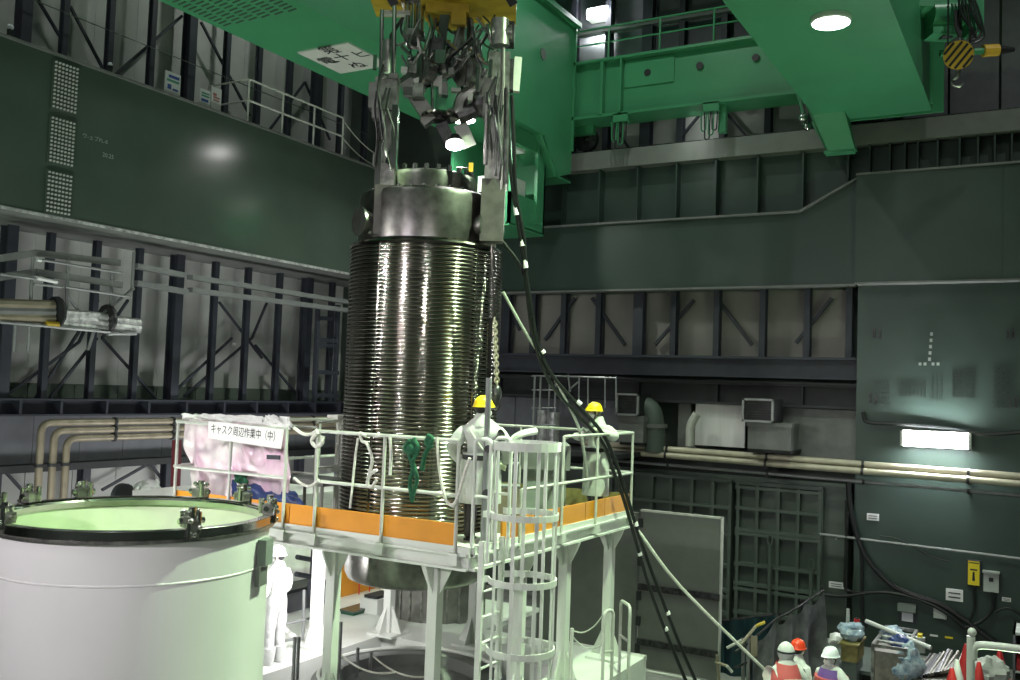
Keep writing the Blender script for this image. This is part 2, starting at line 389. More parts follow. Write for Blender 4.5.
# solid steel plating on the right with faint bolt fields
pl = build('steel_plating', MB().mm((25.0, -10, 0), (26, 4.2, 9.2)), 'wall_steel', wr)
b = MB()
def bolts(mb, y0, y1, z0, z1, ny, nz, x=24.985, r=0.014):
    for i in range(ny):
        for j in range(nz):
            mb.box((x, y0+(y1-y0)*i/(ny-1), z0+(z1-z0)*j/(nz-1)), (0.03, r*2, r*2))
bolts(b, 3.19, 2.62, 6.55, 6.2+.0, 8, 6); bolts(b, 2.45, 2.25, 6.75, 6.1, 3, 8); bolts(b, 1.75, 1.55, 6.85, 6.2, 4, 8)
bolts(b, 2.0, 1.83, 6.8, 6.2, 4, 9); bolts(b, 1.12, 0.82, 6.9, 6.0, 4, 9, r=0.02); bolts(b, 3.75, 3.45, 6.5, 6.0, 5, 5)
for (px, py) in [(874, 333), (880, 334), (1008, 334), (1013, 334), (1010, 402), (1016, 402), (870, 398), (876, 400)]:
    q = WX(px, py, 24.985); b.box(q, (0.04, 0.05, 0.25))
stuff(build('bolt_field', b, 'gun_metal', wr))
b = MB()
for k in range(5): q = WX(931.5-0.5*k, 334+6.3*k, 24.98); b.box(q, (0.02, 0.06, 0.08))
for px in (920, 925, 933, 938): q = WX(px, 364, 24.98); b.box(q, (0.02, 0.06, 0.07))
build('chalk_mark', b, 'label_text', wr)

# ---- smooth corbel girder, stepped up on the right, and the plate girder beside it
g = MB(); x0, x1 = 25.0, 25.95
prof = [(17.6, 8.97), (4.25, 8.97), (4.25, 11.65), (5.68, 10.89), (17.6, 10.89)]
g.prism([(x0, y, z) for y, z in prof], (x1-x0, 0, 0))
cg = build('lower_girder', g, 'wall_steel', wr)
f = MB()
for (ya, za), (yb, zb) in [((17.6, 10.9), (5.68, 10.9)), ((5.68, 10.9), (4.25, 11.66))]:
    f.bar((25.05, ya, za), (25.05, yb, zb), 0.34, 0.05, (1, 0, 0) if False else (0, 0, 1))
f.bar((25.1, 17.6, 8.95), (25.1, 4.25, 8.95), 0.4, 0.05)
build('flange', f, 'soffit_grey', cg)
g = MB().mm((24.62, -10, 8.97), (25.95, 4.22, 11.66)); g.mm((24.6, 0.95, 8.97), (24.63, 0.97, 11.6))
pg = build('plate_girder', g, 'wall_steel', wr)
build('flange', MB().mm((24.56, -10, 11.66), (25.9, 4.22, 11.71)).mm((24.58, -10, 8.93), (25.9, 4.22, 8.97)), 'soffit_grey', pg)
# ---- crane rail girder with stiffeners
rg = build('rail_girder', MB().mm((25.35, -10, 10.9), (25.5, 17.6, 12.55)), 'wall_steel', wr)
build('flange', MB().mm((24.95, -10, 12.53), (25.85, 17.6, 13.05)), 'door_grey', rg)
build('rail', MB().mm((25.2, -10, 13.05), (25.32, 17.6, 13.15)), 'gun_metal', rg)
s0 = build('stiffener', MB().mm((25.02, 12.65, 10.92), (25.35, 12.69, 12.53)), 'wall_steel', rg)
for y in (14.97, 13.82, 11.46, 10.27, 9.1, 7.97, 6.82, 5.63, 4.5, 3.98, 3.5, 3.15, 2.85, 2.4, 1.91, 1.51, 1.15, 0.79, 0.3, -.2): copy_at(s0, rg, (0, y-12.67, 0))

# ---- ribbed gate leaves low on the right wall
def gate(nm, y0, y1, z1, cols, rows):
    t = struct(nm, MB().mm((25.12, y1, 0), (25.28, y0, z1)), 'steel_green_matt')
    for y in cols: build('rib', MB().mm((24.94, y-0.042, 0), (25.12, y+0.042, z1)), 'steel_green_matt', t)
    for z in rows: build('rib', MB().mm((24.935, y1, z-0.045), (25.12, y0, z+0.045)), 'steel_green_matt', t)
    return t
def yat(px, py): return WX(px, py, 25.0)[1]
def zat(px, py): return WX(px, py, 25.0)[2]
zr = [zat(778, p) for p in (490, 511, 533, 537, 568, 588)] + [1.0, 0.4]
gate('door_1', 12.6, yat(731, 530), zat(731, 483), [12.57]+[yat(p, 500) for p in (590, 611, 631, 652, 671, 692, 713)]+[yat(731, 530)+.03], [zat(680, p) for p in (477, 503, 530, 560, 590)]+[.9, .3])
gate('door_2', yat(735, 530), yat(821, 530), zat(780, 484), [yat(p, 530) for p in (738, 757, 778, 798)]+[yat(821, 530)+.03], [zat(778, 484)-.04]+zr)
for (px, py), which in (((771, 545), 'taller'), ((812, 570), 'shorter')):
    y, z = yat(px, py), zat(px, py)
    t = thing('gate_stay', 'dark green pole stay with ring top against the ribbed gate, %s of two' % which, 'stay', (24.9, y, 0))
    build('pole', MB().tube((24.9, y, 0.0), (24.9, y, z), 0.05, 8), 'steel_green_matt', t)
    build('ring', MB().path([(24.9, y+0.06*cos(a), z+0.14+0.14*sin(a)) for a in [k*pi/6 for k in range(13)]], 0.025, 6), 'steel_green_matt', t)

# ---- grey door panels standing between the platform and the ribbed gate
for i, (a, c, zt) in enumerate([((540, 515), (639, 512), None), ((641, 512), (722, 517), None)]):
    p0, p1 = WX(*a, 20.0), WX(*c, 20.0); y0, y1 = p0[1], p1[1]; z1 = (p0[2]+p1[2])/2 if i == 0 else 3.42
    t = struct('door_%d' % (i+3), MB().mm((20.0, y1, 0), (20.08, y0, 3.40 if i else 3.36)), 'door_grey')
    e = MB().mm((19.97, y1, 3.40 if i else 3.33), (20.1, y0, 3.44 if i else 3.36))
    if i: e.mm((19.97, y1-0.015, 0), (20.1, y1+0.015, 3.44))
    build('edge_trim', e, 'rail_white' if i else 'door_grey', t)
    if i:
        for z in (1.75, 0.55): build('cross_rail', MB().mm((19.95, y1, z-0.07), (20.0, y0, z+0.07)), 'soffit_grey' if False else 'gun_metal', t)
        for z in (3.15, 2.3, 1.55, 1.0, .4): build('hinge', MB().mm((19.93, y0-0.06, z-0.1), (20.0, y0+0.03, z+0.1)), 'dark_steel', t)
# ================================================================ LEFT BOX GIRDER
bg = bpy.data.objects.new('beam_left', None); COL.objects.link(bg); bg.location = (15, YL, 9.2); bg['kind'] = 'structure'
build('web', MB().mm((-9, YL, 9.22), (24.9, YL+0.12, 12.5)), 'steel_green', bg)
build('soffit', MB().mm((-9, YL, 9.16), (24.9, 20.1, 9.22)), 'soffit_grey', bg)
build('walkway_deck', MB().mm((-9, YL-0.03, 12.46), (24.9, 20.1, 12.52)), 'soffit_grey', bg)
build('lower_edge', MB().mm((-9, YL-0.02, 9.14), (24.9, YL, 9.20)), 'aluminium', bg)
xa, xb = WY(50, 100, YL)[0], WY(77, 100, YL)[0]
for za, zb in ((11.35, 12.38), (10.24, 11.23), (9.22, 10.12)):
    pl = build('splice_plate', MB().mm((xa, YL-0.03, za), (xb, YL, zb)), 'steel_green', bg)
    b = MB(); nb = 12 if zb > 10.2 else 10
    for i in range(7):
        for j in range(nb):
            x = xa+0.06+(xb-xa-0.12)*i/6; z = za+0.06+(zb-za-0.12)*j/(nb-1)
            b.disc((x, YL-0.045, z), (0, 1, 0), 0.023, 0.035, 6)
    stuff(build('bolt_heads', b, 'sign_grey', pl))
c = WY(95, 139, YL); c2 = WY(108, 156, YL)
b = lettering(MB(), 'ウ-ェブPL-8', 0.12, (c[0], YL-0.006, c[2]), (1, 0, 0), (0, 0, 1)); lettering(b, '20.25', 0.13, (c2[0], YL-0.006, c2[2]), (1, 0, 0), (0, 0, 1))
build('stencil_text', b, 'label_text', bg)
# walkway guard rail on the girder
gr = thing('guard_rail', 'white pipe guard rail on the walkway above the left girder', 'railing', (19, 18, 12.52))
def xg(px, py): return WY(px, py, YL+0.05)[0]
x0g = 17.15; x1g = xg(343, 130)
px = [x0g + (x1g-x0g)*k/3 for k in range(4)]
for x in px: build('post', MB().tube((x, YL+0.05, 12.5), (x, YL+0.05, 13.62), 0.028, 8), 'rail_white', gr)
for z in (13.62, 13.08): build('rail', MB().tube((x0g, YL+0.05, z), (x1g, YL+0.05, z), 0.028, 8), 'rail_white', gr)
for z in (13.62, 13.08): build('rail', MB().tube((x0g, YL+0.05, z), (x0g, 19.1, z), 0.025, 8), 'rail_white', gr)
build('post', MB().tube((x0g, 19.1, 12.5), (x0g, 19.1, 13.62), 0.025, 8), 'rail_white', gr)
q = (x1g+1.75, YL+0.1, 12.5)
build('end_post', MB().mm((q[0]-.08, q[1], 12.5), (q[0]+.12, q[1]+.15, 13.0)), 'rail_white', gr)
for z, zz in ((13.55, 12.95), (13.05, 12.6)): build('chain', MB().path(sag((x1g, YL+.05, z), (q[0], YL+.1, zz), .12), 0.014, 5), 'rail_white', gr)
def sign_board(p0, p1, nm, label, bands, y=18.0):
    a, c = WY(*p0, y), WY(*p1, y); x0, x1 = a[0], c[0]; z0, z1 = c[2], a[2]
    t = thing('notice_board', label, 'sign', ((x0+x1)/2, y, z0))
    build('board', MB().mm((x0, y, z0), (x1, y+0.03, z1)), 'sign_white', t)
    for k, (u0, u1, v0, v1, m) in enumerate(bands):
        build('print', MB().mm((x0+(x1-x0)*u0, y-0.006, z0+(z1-z0)*v0), (x0+(x1-x0)*u1, y, z0+(z1-z0)*v1)), m, t)
    build('foot', MB().mm((x0, y, 12.5), (x1, y+0.25, max(12.53, z0))), 'rail_white', t)
sign_board((166, 70), (180, 95), 's', 'white notice board with blue and green print standing left of the walkway rail', [(.2, .9, .7, .85, 'sign_blue'), (.1, .9, .5, .62, 'sign_green'), (.15, .4, .12, .36, 'sign_blue'), (.5, .85, .1, .2, 'sign_blue')])
sign_board((201, 88), (210, 105), 's', 'small green and white notice behind the end of the walkway rail', [(.1, .9, .66, .78, 'sign_green'), (.1, .9, .45, .58, 'sign_green'), (.1, .8, .1, .3, 'sign_blue')])
sign_board((212, 86), (221, 105), 's', 'small notice with red print behind the end of the walkway rail', [(.15, .5, .45, .62, 'sign_red'), (.2, .85, .3, .4, 'sign_red'), (.2, .8, .12, .2, 'sign_red')])
lf = thing('walkway_flood', 'tiny white lamp on the edge of the left walkway near the bolted plates', 'lamp', WY(10, 30, YL+.3))
q = WY(10, 32, YL+.3); build('head', MB().ball(q+Vector((0, 0, .1)), (.07, .06, .06)), 'helmet_white', lf); build('stand', MB().mm((q[0]-.04, q[1]-.04, 12.5), (q[0]+.04, q[1]+.04, q[2]+.05)), 'gun_metal', lf)
lf2 = thing('walkway_flood', 'tiny white lamp on the edge of the left walkway near the second column', 'lamp', WY(110, 66, YL+.3))
q = WY(110, 68, YL+.3); build('head', MB().ball(q+Vector((0, 0, .08)), (.05, .05, .05)), 'helmet_white', lf2); build('stand', MB().mm((q[0]-.04, q[1]-.04, 12.5), (q[0]+.04, q[1]+.04, q[2]+.05)), 'gun_metal', lf2)

# ================================================================ OVERHEAD CRANE
cr = thing('bridge_crane', 'bright green overhead bridge crane with two box girders and an end beam', 'crane', (20, 9, 13.05))
ga = build('girder', MB().mm((-8, 12.06, 13.0), (24.3, 14.43, 16.6)), 'crane_green', cr)
build('top_flange', MB().mm((-8, 11.9, 16.6), (24.45, 14.6, 16.75)), 'crane_green', ga)
build('end_plate', MB().mm((24.3, 12.0, 12.95), (24.36, 14.5, 16.6)), 'crane_green', ga)
b = MB()   # bracket hanging below the girder end
pts = [(542, 136), (548, 150), (553, 161), (557, 177), (580, 178), (580, 140)]
P = [WY(*p, 12.06) for p in pts]; x_max = 24.36
b.prism([(min(p[0], x_max), p[1], p[2]) for p in P], (0, 0.06, 0)); b.prism([(min(p[0], x_max), p[1]+0.9, p[2]) for p in P], (0, 0.06, 0))
zb = min(p[2] for p in P)
b.mm((min(P[3][0], x_max-.5), 12.06, zb), (x_max, 13.0, zb+0.05)); b.prism([(min(P[0][0], x_max-.9), 12.06, 13.0), (min(P[3][0], x_max-.5), 12.06, zb), (min(P[3][0], x_max-.5)+.06, 12.06, zb), (min(P[0][0], x_max-.9)+.06, 12.06, 13.0)], (0, .9, 0))
build('saddle_bracket', b, 'crane_green', ga)
# lettered plate below the girder
c4 = [WZ(*p, 12.985) for p in [(298, 52), (347, 42), (376, 56), (342, 73)]]
sg = build('load_plate', MB().mm((14.83, 12.52, 12.97), (16.25, 13.9, 13.0)), 'sign_grey', ga)
b = MB(); u = Vector((1, 0, 0)); v = Vector((0, 1, 0))
for txt, px_, py_ in [('第', 329.5, 50.5), ('十', 343, 57.5), ('ヒ', 361, 54.5), ('電', 328, 61), ('一', 337, 62), ('ぬ', 358, 65.5), ('一', 339, 52.5)]:
    c = WZ(px_, py_, 12.965); lettering(b, txt, 0.42 if txt != '一' else .2, c, (0, -1, 0), (-1, 0, 0), bold=.004)
build('lettering', b, 'ink', sg)
# slotted ventilation grille below the girder, near end
b = MB(); k = 0
for i in range(14):
    for j in range(6):
        x = 11.4+0.125*i; y = 12.3+0.34*j
        b.prism([(x, y, 12.985), (x+.03, y, 12.985), (x+.07, y+.24, 12.985), (x+.04, y+.24, 12.985)], (0, 0, .015))
stuff(build('vent_slots', b, 'steel_green', ga))
gb = build('girder', MB().mm((-8, 2.45, 13.0), (24.2, 5.05, 16.6)), 'crane_green', cr)
build('top_flange', MB().mm((-8, 2.3, 16.6), (24.35, 5.2, 16.75)), 'crane_green', gb)
b = MB()
tp = [(24.2, 5.3), (24.2, 4.3)]
for y0, y1, t in ((5.25, 4.85, .07), (4.45, 4.22, .07)):
    b.prism([(24.1, y0, 13.0), (24.1, y0-t, 13.0), (24.3, y1-t, 12.2), (24.3, y1, 12.2)], (0.06, 0, 0))
    b.prism([(23.3, y0, 13.3), (24.3, y0, 13.3), (24.3, y1, 12.2), (24.0, y1, 12.2)], (0, -0.06, 0))
b.prism([(23.3, 5.25, 13.3), (23.3, 4.45, 13.3), (24.0, 4.22, 12.2), (24.0, 4.85, 12.2)], (0.05, 0, 0))
b.mm((24.0, 4.2, 12.15), (24.35, 4.9, 12.2))
build('saddle_bracket', b, 'crane_green', gb)
build('girder_rib', MB().mm((23.6, 2.38, 13.0), (23.68, 2.45, 16.6)), 'crane_green', gb)
build('girder_rib', MB().mm((24.2, 2.2, 12.95), (24.28, 5.05, 16.6)), 'crane_green', gb)
# lamp below the girder
lc = WZ(831, 18, 13.0)
lh = build('lamp', MB().lathe([(0.0, 0.0), (0.36, 0.0), (0.36, -0.07), (0.33, -0.1)], (lc[0], lc[1], 13.0), 32), 'white_paint', gb, smooth=True)
build('lens', MB().lathe([(0.0, -0.13), (0.2, -0.125), (0.33, -0.1)], (lc[0], lc[1], 13.0), 32), 'lamp_glow', lh, smooth=True)
lb = build('lamp', MB().lathe([(0.0, 0.0), (0.36, 0.0), (0.36, -0.07), (0.33, -0.1)], (20.25, 13.2, 13.0), 32), 'white_paint', ga, smooth=True)
build('lens', MB().lathe([(0.0, -0.13), (0.2, -0.125), (0.33, -0.1)], (20.25, 13.2, 13.0), 32), 'lamp_glow', lb, smooth=True)
# end beam joining the girders
eb = build('end_beam', MB().mm((24.5, 5.0, 13.92), (25.2, 12.3, 15.5)), 'crane_green', cr)
build('flange', MB().mm((24.3, 5.0, 15.48), (25.3, 12.3, 15.56)).mm((24.3, 5.0, 13.86), (25.3, 12.3, 13.94)), 'crane_green', eb)
for p in ((648, 73), (700, 66), (756, 58)):
    c = WX(*p, 24.49); build('access_hole', MB().disc((24.46, c[1], c[2]), (1, 0, 0), 0.10, 0.04, 20), 'black', eb)
for px_, w_ in ((603, .05), (622, .03)):
    y = WX(px_, 90, 24.45)[1]; build('stiffener', MB().mm((24.3, y-w_, 13.9), (24.5, y+w_, 15.5)), 'crane_green', eb)
c = WX(649, 45, 24.48); c1 = WX(625, 88, 24.48); c2 = WX(675, 45, 24.48)
build('cover_plate', MB().mm((24.46, c2[1], c1[2]), (24.5, c1[1], 15.42)), 'crane_green', eb)
# walkway rail on the end beam
er = build('walkway_rail', MB().tube((24.4, 12.1, 16.5), (24.4, 5.0, 16.5), 0.03, 8).tube((24.4, 12.1, 16.05), (24.4, 5.0, 16.05), 0.025, 8), 'crane_green', eb)
for px_ in (574, 609, 660, 714, 770):
    y = WX(px_, 30, 24.4)[1]; build('post', MB().tube((24.4, y, 15.5), (24.4, y, 16.52), 0.03, 8), 'crane_green', er)
# wheels
wy = WX(583, 137, 24.9)
wz = wy[2]
for y in (wy[1]+.05, 4.7):
    wl_ = build('wheel', MB().lathe([(0.08, -.12), (0.30, -.12), (0.32, -.1), (0.38, -.1), (0.38, -.06), (0.36, -.05), (0.36, .1), (0.08, .12)], (0, 0, 0), 32), 'gun_metal', cr, smooth=True, origin=(0, 0, 0))
    for v_ in wl_.data.vertices: v_.co = Vector((v_.co.z, v_.co.x, v_.co.y))
    wl_.location = Vector((25.26, y, 13.53)) - cr.location
    build('axle_box', MB().mm((24.95, y-.35, 13.6), (25.15, y+.35, 14.0)), 'crane_green', cr)
# festoon bits below the end beam
for px_ in (622, 712):
    q = WX(px_, 104, 24.4); f_ = MB().mm((24.3, q[1]-.22, 13.66), (24.5, q[1]+.22, 13.9))
    fb = build('junction_box', f_, 'crane_green', cr)
    for k in range(4):
        y = q[1]-.16+.1*k; h = .55+.12*(k % 3)
        build('hose_loop', MB().path(bent([(24.4, y, 13.7), (24.4, y+.02, 13.7-h), (24.4, y+.14, 13.7-h), (24.4, y+.16, 13.7)], .07), .02, 6), 'crane_green' if k % 2 else 'gun_metal', fb)
for (px_, w_) in ((723, .1),):
    q = WX(px_, 125, 24.6); build('sweeper_arm', MB().mm((24.5, q[1]-w_, 13.1), (24.7, q[1]+w_, 13.9)), 'crane_green', cr)
q = WX(801, 105, 24.2)
build('valve_cluster', MB().path(spline([WX(798, 94, 24.2), WX(802, 108, 24.2), WX(805, 125, 24.2)], 4), .06, 8).ball(WX(803, 118, 24.1), .13).ball(WX(807, 127, 24.1), .1), 'chrome', cr, smooth=True)
# cab hung below the left girder
cab = build('operator_cab', MB(), 'crane_green', cr) if False else None
xa, xb = 21.3, 23.25; ya, yb = 12.3, 14.2
cb = MB().mm((xa, ya, 10.35), (xb, ya+.08, 11.2)); cb.mm((xa, yb-.08, 10.35), (xb, yb, 13)); cb.mm((xb-.5, ya, 11.2), (xb, ya+.08, 13)); cb.mm((xa, ya, 12.55), (xb, ya+.08, 13)); cb.mm((xb-.08, ya, 10.35), (xb, yb, 13)); cb.mm((xa, ya, 10.3), (xb, yb, 10.38)); cb.mm((xa, ya, 10.35), (xa+.08, yb, 11.2))
cab = build('operator_cab', cb, 'crane_green', cr)
build('window_post', MB().mm((xb-.56, ya-.05, 10.6), (xb-.48, ya, 13)).mm((xa, ya-.03, 11.2), (xa+.07, ya+.06, 12.6)), 'crane_green', cab)
build('desk', MB().mm((xa+.3, ya+.3, 11.2), (xb-.6, ya+1.2, 11.75)), 'rail_white', cab)
build('cab_lamp', MB().mm((xa+.2, ya+.15, 12.44), (xb-1.0, ya+.5, 12.52)), 'sign_white', cab)
c = WY(543, 54, 12.06); build('maker_mark', MB().disc((c[0], 12.05, c[2]), (0, 1, 0), .16, .02, 20), 'steel_green_matt', ga)
# hoist machinery beside the right girder
def pb(mb, px0, py0, px1, py1, dep, th):
    a, c = WD(px0, py0, dep), WD(px1, py1, dep); d = c-a; e1 = LATV; e2 = FWDV
    return mb.box((a+c)/2+e2*th/2, (abs(d.dot(e1)), th, abs(d.z)), ax=[e1, e2, Vector((0, 0, 1))])
LATV = Vector((_R0.x, _R0.y, 0)); FWDV = Vector((cos(YAW), sin(YAW), 0))
hs = build('hoist_frame', pb(MB(), 915, -40, 968, 8, 20.3, .8), 'crane_green', cr)
build('hoist_plate', pb(MB(), 973, -40, 983, 33, 20.2, .5), 'crane_green', hs)
build('hoist_case', pb(MB(), 934, 5, 960, 34, 20.4, .5), 'crane_green', hs)
build('hoist_drum', MB().tube(WD(930, 14, 20.5), WD(975, 12, 20.5), .28, 20), 'crane_green', hs, smooth=True)
build('hoist_motor', MB().tube(WD(940, 30, 20.6), WD(951, 29, 20.6), .2, 16), 'dark_steel', hs, smooth=True)
for k in range(6):
    d = (k % 3)*9
    build('hoist_cable', MB().path(spline([WD(958+3*k, -6, 20.1), WD(962+4*k, 16+d*.4, 20), WD(972+2*k, 30+d*.5, 20), WD(966-k, 42+d*.1, 20.05), WD(956+k, 30, 20.1), WD(955+k, 10, 20.1)], 5), .025, 6), 'rubber', hs, smooth=True)
build('bumper_pole', MB().tube(WD(940, 53.5, 20.5), WD(983, 51, 20.5), .07, 10), 'crane_green', cr)
bp = build('bumper_tip', MB().tube(WD(983, 51, 20.5), WD(998, 50, 20.5), .13, 12), 'hazard_yellow', cr)
build('bumper_cap', MB().tube(WD(998, 50, 20.5), WD(1014, 49.5, 20.5), .11, 12, r2=.05), 'black', bp)
# ================================================================ striped hook block
hb = thing('hook_block', 'round yellow and black striped hook block hanging beside the right crane girder', 'hook block', WD(958, 62, 19.6))
hc = WD(958.5, 55, 19.6); nrm = (EYE-hc).normalized(); a_ = nrm.cross(Vector((0, 0, 1))).normalized(); u_ = (Vector((0, 0, 1))-nrm*nrm.z).normalized(); R_ = .29
build('sheave_case', MB().disc(hc, nrm, R_, .2, 28), 'hazard_yellow', hb, smooth=True)
for k in range(5):
    o_ = -.23+.115*k; L = sqrt(max(.01, (R_-.02)**2-o_*o_)); d1 = (a_*-.64+u_*.77); d2 = (a_*.77+u_*.64); c = hc+d2*o_+nrm*.104
    build('stripe', MB().box(c, (2*L, .05, .01), ax=[d1, d2, nrm]), 'black', hb)
build('hook', MB().path(spline([hc-u_*.28, hc-u_*.42, hc-u_*.50+a_*.1, hc-u_*.60+a_*.08, hc-u_*.63-a_*.03, hc-u_*.57-a_*.11], 5), .045, 8, r2=.02), 'worn_metal', hb, smooth=True)
for s in (-1, 1): build('wire_rope', MB().tube(hc+a_*.2*s+u_*.2, hc+a_*.2*s+u_*2.0, .018, 6), 'gun_metal', hb)
# ================================================================ FINNED CASK
CX, CY = 11.1, 7.75
ck = thing('transport_cask', 'tall finned stainless steel cask hanging through the orange edged platform', 'cask', (CX, CY, 2.2))
build('core', MB().lathe([(0.90, 3.8), (1.045, 3.88), (1.045, 7.9), (0.90, 7.94)], (CX, CY, 0), 96, cap=True), 'stainless', ck, smooth=True)
zt, zb, NF = 7.90, 3.86, 76
fp = (zt-zb)/NF
fpr = [(1.03, 0.0), (1.063, 0.001)]+[(1.075+.0105*cos(t), .0185+.0175*sin(t)) for t in [radians(-80+160*k/6) for k in range(7)]]+[(1.063, .036), (1.03, .037)]
f0 = build('cooling_fin', MB().lathe(fpr, (CX, CY, zb), 96), 'stainless', ck, smooth=True, sharp=1.2)
for k in range(1, NF): copy_at(f0, ck, (0, 0, fp*k))
build('top_plate', MB().lathe([(0.95, 7.90), (1.08, 7.90), (1.09, 7.93), (1.07, 7.96), (0.95, 7.97)], (CX, CY, 0), 96), 'stainless', ck, smooth=True)
for dg_ in (179, 254, 269, 120, 60, 0, 320):
    a = radians(dg_); d = Vector((cos(a), sin(a), 0)); t = Vector((-sin(a), cos(a), 0))
    build('fin_spine', MB().tube(Vector((CX, CY, zb))+d*1.07, Vector((CX, CY, zt))+d*1.07, .019, 10), 'stainless', ck, smooth=True)
nk = build('neck', MB().lathe([(0.92, 7.95), (0.985, 8.0), (0.985, 8.60), (0.97, 8.66), (0.93, 8.69), (0.6, 8.69)], (CX, CY, 0), 96), 'neck_steel', ck, smooth=True)
ld = build('lid', MB().lathe([(0.68, 8.66), (0.68, 8.92), (0.66, 8.98), (0.60, 9.0), (0, 9.01)], (CX, CY, 0), 72), 'neck_steel', ck, smooth=True)
for k in range(24):
    a = 2*pi*k/24; b = MB().tube((CX+.62*cos(a), CY+.62*sin(a), 8.97), (CX+.62*cos(a), CY+.62*sin(a), 9.06), .035, 8)
    build('lid_bolt', b, 'chrome', ld)
for k in range(30):
    a = 2*pi*(k+.5)/30; b = MB().tube((CX+.86*cos(a), CY+.86*sin(a), 8.67), (CX+.86*cos(a), CY+.86*sin(a), 8.73), .028, 8)
    build('flange_bolt', b, 'chrome', nk)
LAT = Vector((_R0.x, _R0.y, 0)); FWD = Vector((cos(YAW), sin(YAW), 0)); ZU = Vector((0, 0, 1)); CC = Vector((CX, CY, 0))
for s in (-1, 1):
    dd = LAT*(s*.80)-FWD*.60; p = CC+dd*.9+ZU*8.22; q = CC+dd*1.06+ZU*8.22
    t = build('trunnion', MB().tube(p, q, .16, 24).tube(q, q+dd*.05, .20, 24), 'stainless_dark', ck, smooth=True)
build('lower_band', MB().lathe([(0.90, 3.88), (0.97, 3.86), (0.97, 3.42), (0.93, 3.34), (0.86, 3.31), (0.0, 3.31)], (CX, CY, 0), 72), 'neck_steel', ck, smooth=True)

# ================================================================ LIFTING GRAPPLE
DG = 13.6
def G(px, py, dv=0.0): return WD(px, py, DG+dv)
gp = thing('lifting_grapple', 'shiny steel lifting grapple with yellow top beam gripping the finned cask', 'grapple', CC+ZU*9.6)
yb = MB()
P0, P1 = G(376, 8), G(515, 3)
xdir = (P1-P0); xdir.z = 0; xdir.normalize(); ydir = ZU.cross(xdir)
def gbox(mb, px0, py0, px1, py1, dv=0.0, dp=0.2):
    """a box between two measured corners, square to the grapple"""
    a, b_ = G(px0, py0, dv), G(px1, py1, dv); c = (a+b_)/2; d = b_-a
    return mb.box(c, (abs(d.dot(xdir)), dp, abs(d.z)), ax=[xdir, ydir, ZU])
gbox(yb, 424, -45, 516, 12, 0.1, 1.0); gbox(yb, 374, -45, 402, 6, 0.1, .9); gbox(yb, 400, -45, 425, -8, .1, .9)
yk = build('top_beam', yb, 'yellow_paint', gp)
for px_ in (386, 505):
    t = MB(); p = G(px_, -10, -.41); q = G(px_+9, 5, -.41); t.bar(p, q, .12, .02, ydir); build('hazard_stripe', t, 'black', yk)
build('lower_plate', gbox(MB(), 428, 11, 470, 22, .2, .7), 'yellow_paint', yk)
build('lug', gbox(MB(), 452, 10, 466, 26, -.1, .12), 'yellow_paint', yk)
# hydraulic motor group at the left of the centre
cy_ = MB()
for px_, r in ((408, .045), (414, .06), (421, .05)): cy_.tube(G(px_, -20), G(px_-1, 33), r, 12)
build('cylinder_pack', cy_, 'chrome', gp, smooth=True)
build('cylinder_collar', MB().tube(G(414, 32), G(413.5, 38), .16, 16), 'worn_metal', gp, smooth=True); build('cylinder_collar', MB().tube(G(414, -2), G(414, 3), .13, 16), 'worn_metal', gp, smooth=True)
build('cross_tube', gbox(MB(), 382, 11, 410, 16, 0, .1), 'rail_white', gp)
# left arm
la = MB(); gbox(la, 381, 112, 393, 236, -.62, .2); gbox(la, 377, 80, 397, 114, -.5, .34)
al = build('arm', la, 'worn_metal', gp)
build('trunnion_clamp', gbox(MB(), 376, 186, 397, 236, -.68, .26), 'clamp_dark', al)
for px_, y0, y1, r in ((382, 10, 82, .03), (394.5, 6, 80, .03), (388, 40, 84, .05)):
    build('guide_rod', MB().tube(G(px_, y0, -.5), G(px_-1, y1, -.5), r, 10), 'chrome' if r < .04 else 'worn_metal', al, smooth=True)
build('arm_edge', gbox(MB(), 377.5, 125, 381, 190, -.66, .2), 'chrome', al)
build('arm_edge', gbox(MB(), 393, 106, 396.5, 170, -.66, .2), 'chrome', al)
b = MB(); gbox(b, 370, 84, 378, 110, -.5, .2); gbox(b, 380, 76, 399, 82, -.55, .3); gbox(b, 373, 108, 382, 120, -.55, .2)
build('latch_bracket', b, 'stainless_dark', al)
b = MB(); gbox(b, 379, 72, 388, 78, -.65, .1); b.ball(G(384, 75, -.7), .07)
build('pin_cap', b, 'chrome', al)
build('indicator', gbox(MB(), 373.5, 55, 376.5, 70, -.5, .05), 'chrome', al)
# right arm
ra = MB(); gbox(ra, 489, 52, 504, 236, -.62, .22)
ar = build('arm', ra, 'worn_metal', gp)
build('trunnion_clamp', gbox(MB(), 482, 180, 503, 243, -.66, .28), 'clamp_dark', ar)
build('drive_motor', MB().tube(G(500, 20, -.6), G(500, 46, -.6), .13, 16).tube(G(492, 33, -.6), G(512, 33, -.6), .11, 14), 'worn_metal', ar, smooth=True)
build('motor_cover', gbox(MB(), 505, 24, 514, 46, -.5, .25), 'gun_metal', ar)
for px_, y0, y1, m, r in ((491.5, 60, 78, 'chrome', .03), (479, 68, 92, 'chrome', .035), (503, 48, 190, 'stainless_dark', .03), (497, 96, 176, 'chrome', .018), (507, 88, 184, 'gun_metal', .035), (487, 104, 165, 'stainless_dark', .03)):
    build('guide_rod', MB().tube(G(px_, y0, -.76), G(px_-1.5, y1, -.76), r, 10), m, ar, smooth=True)
build('side_plate', MB().bar(G(518.5, 58, -.6), G(515.5, 92, -.6), .1, .12, ydir), 'rail_white', ar)
build('side_bracket', gbox(MB(), 502, 60, 513, 92, -.6, .15), 'gun_metal', ar)
build('latch_bracket', gbox(MB(), 484, 80, 492, 120, -.6, .25), 'stainless_dark', ar)
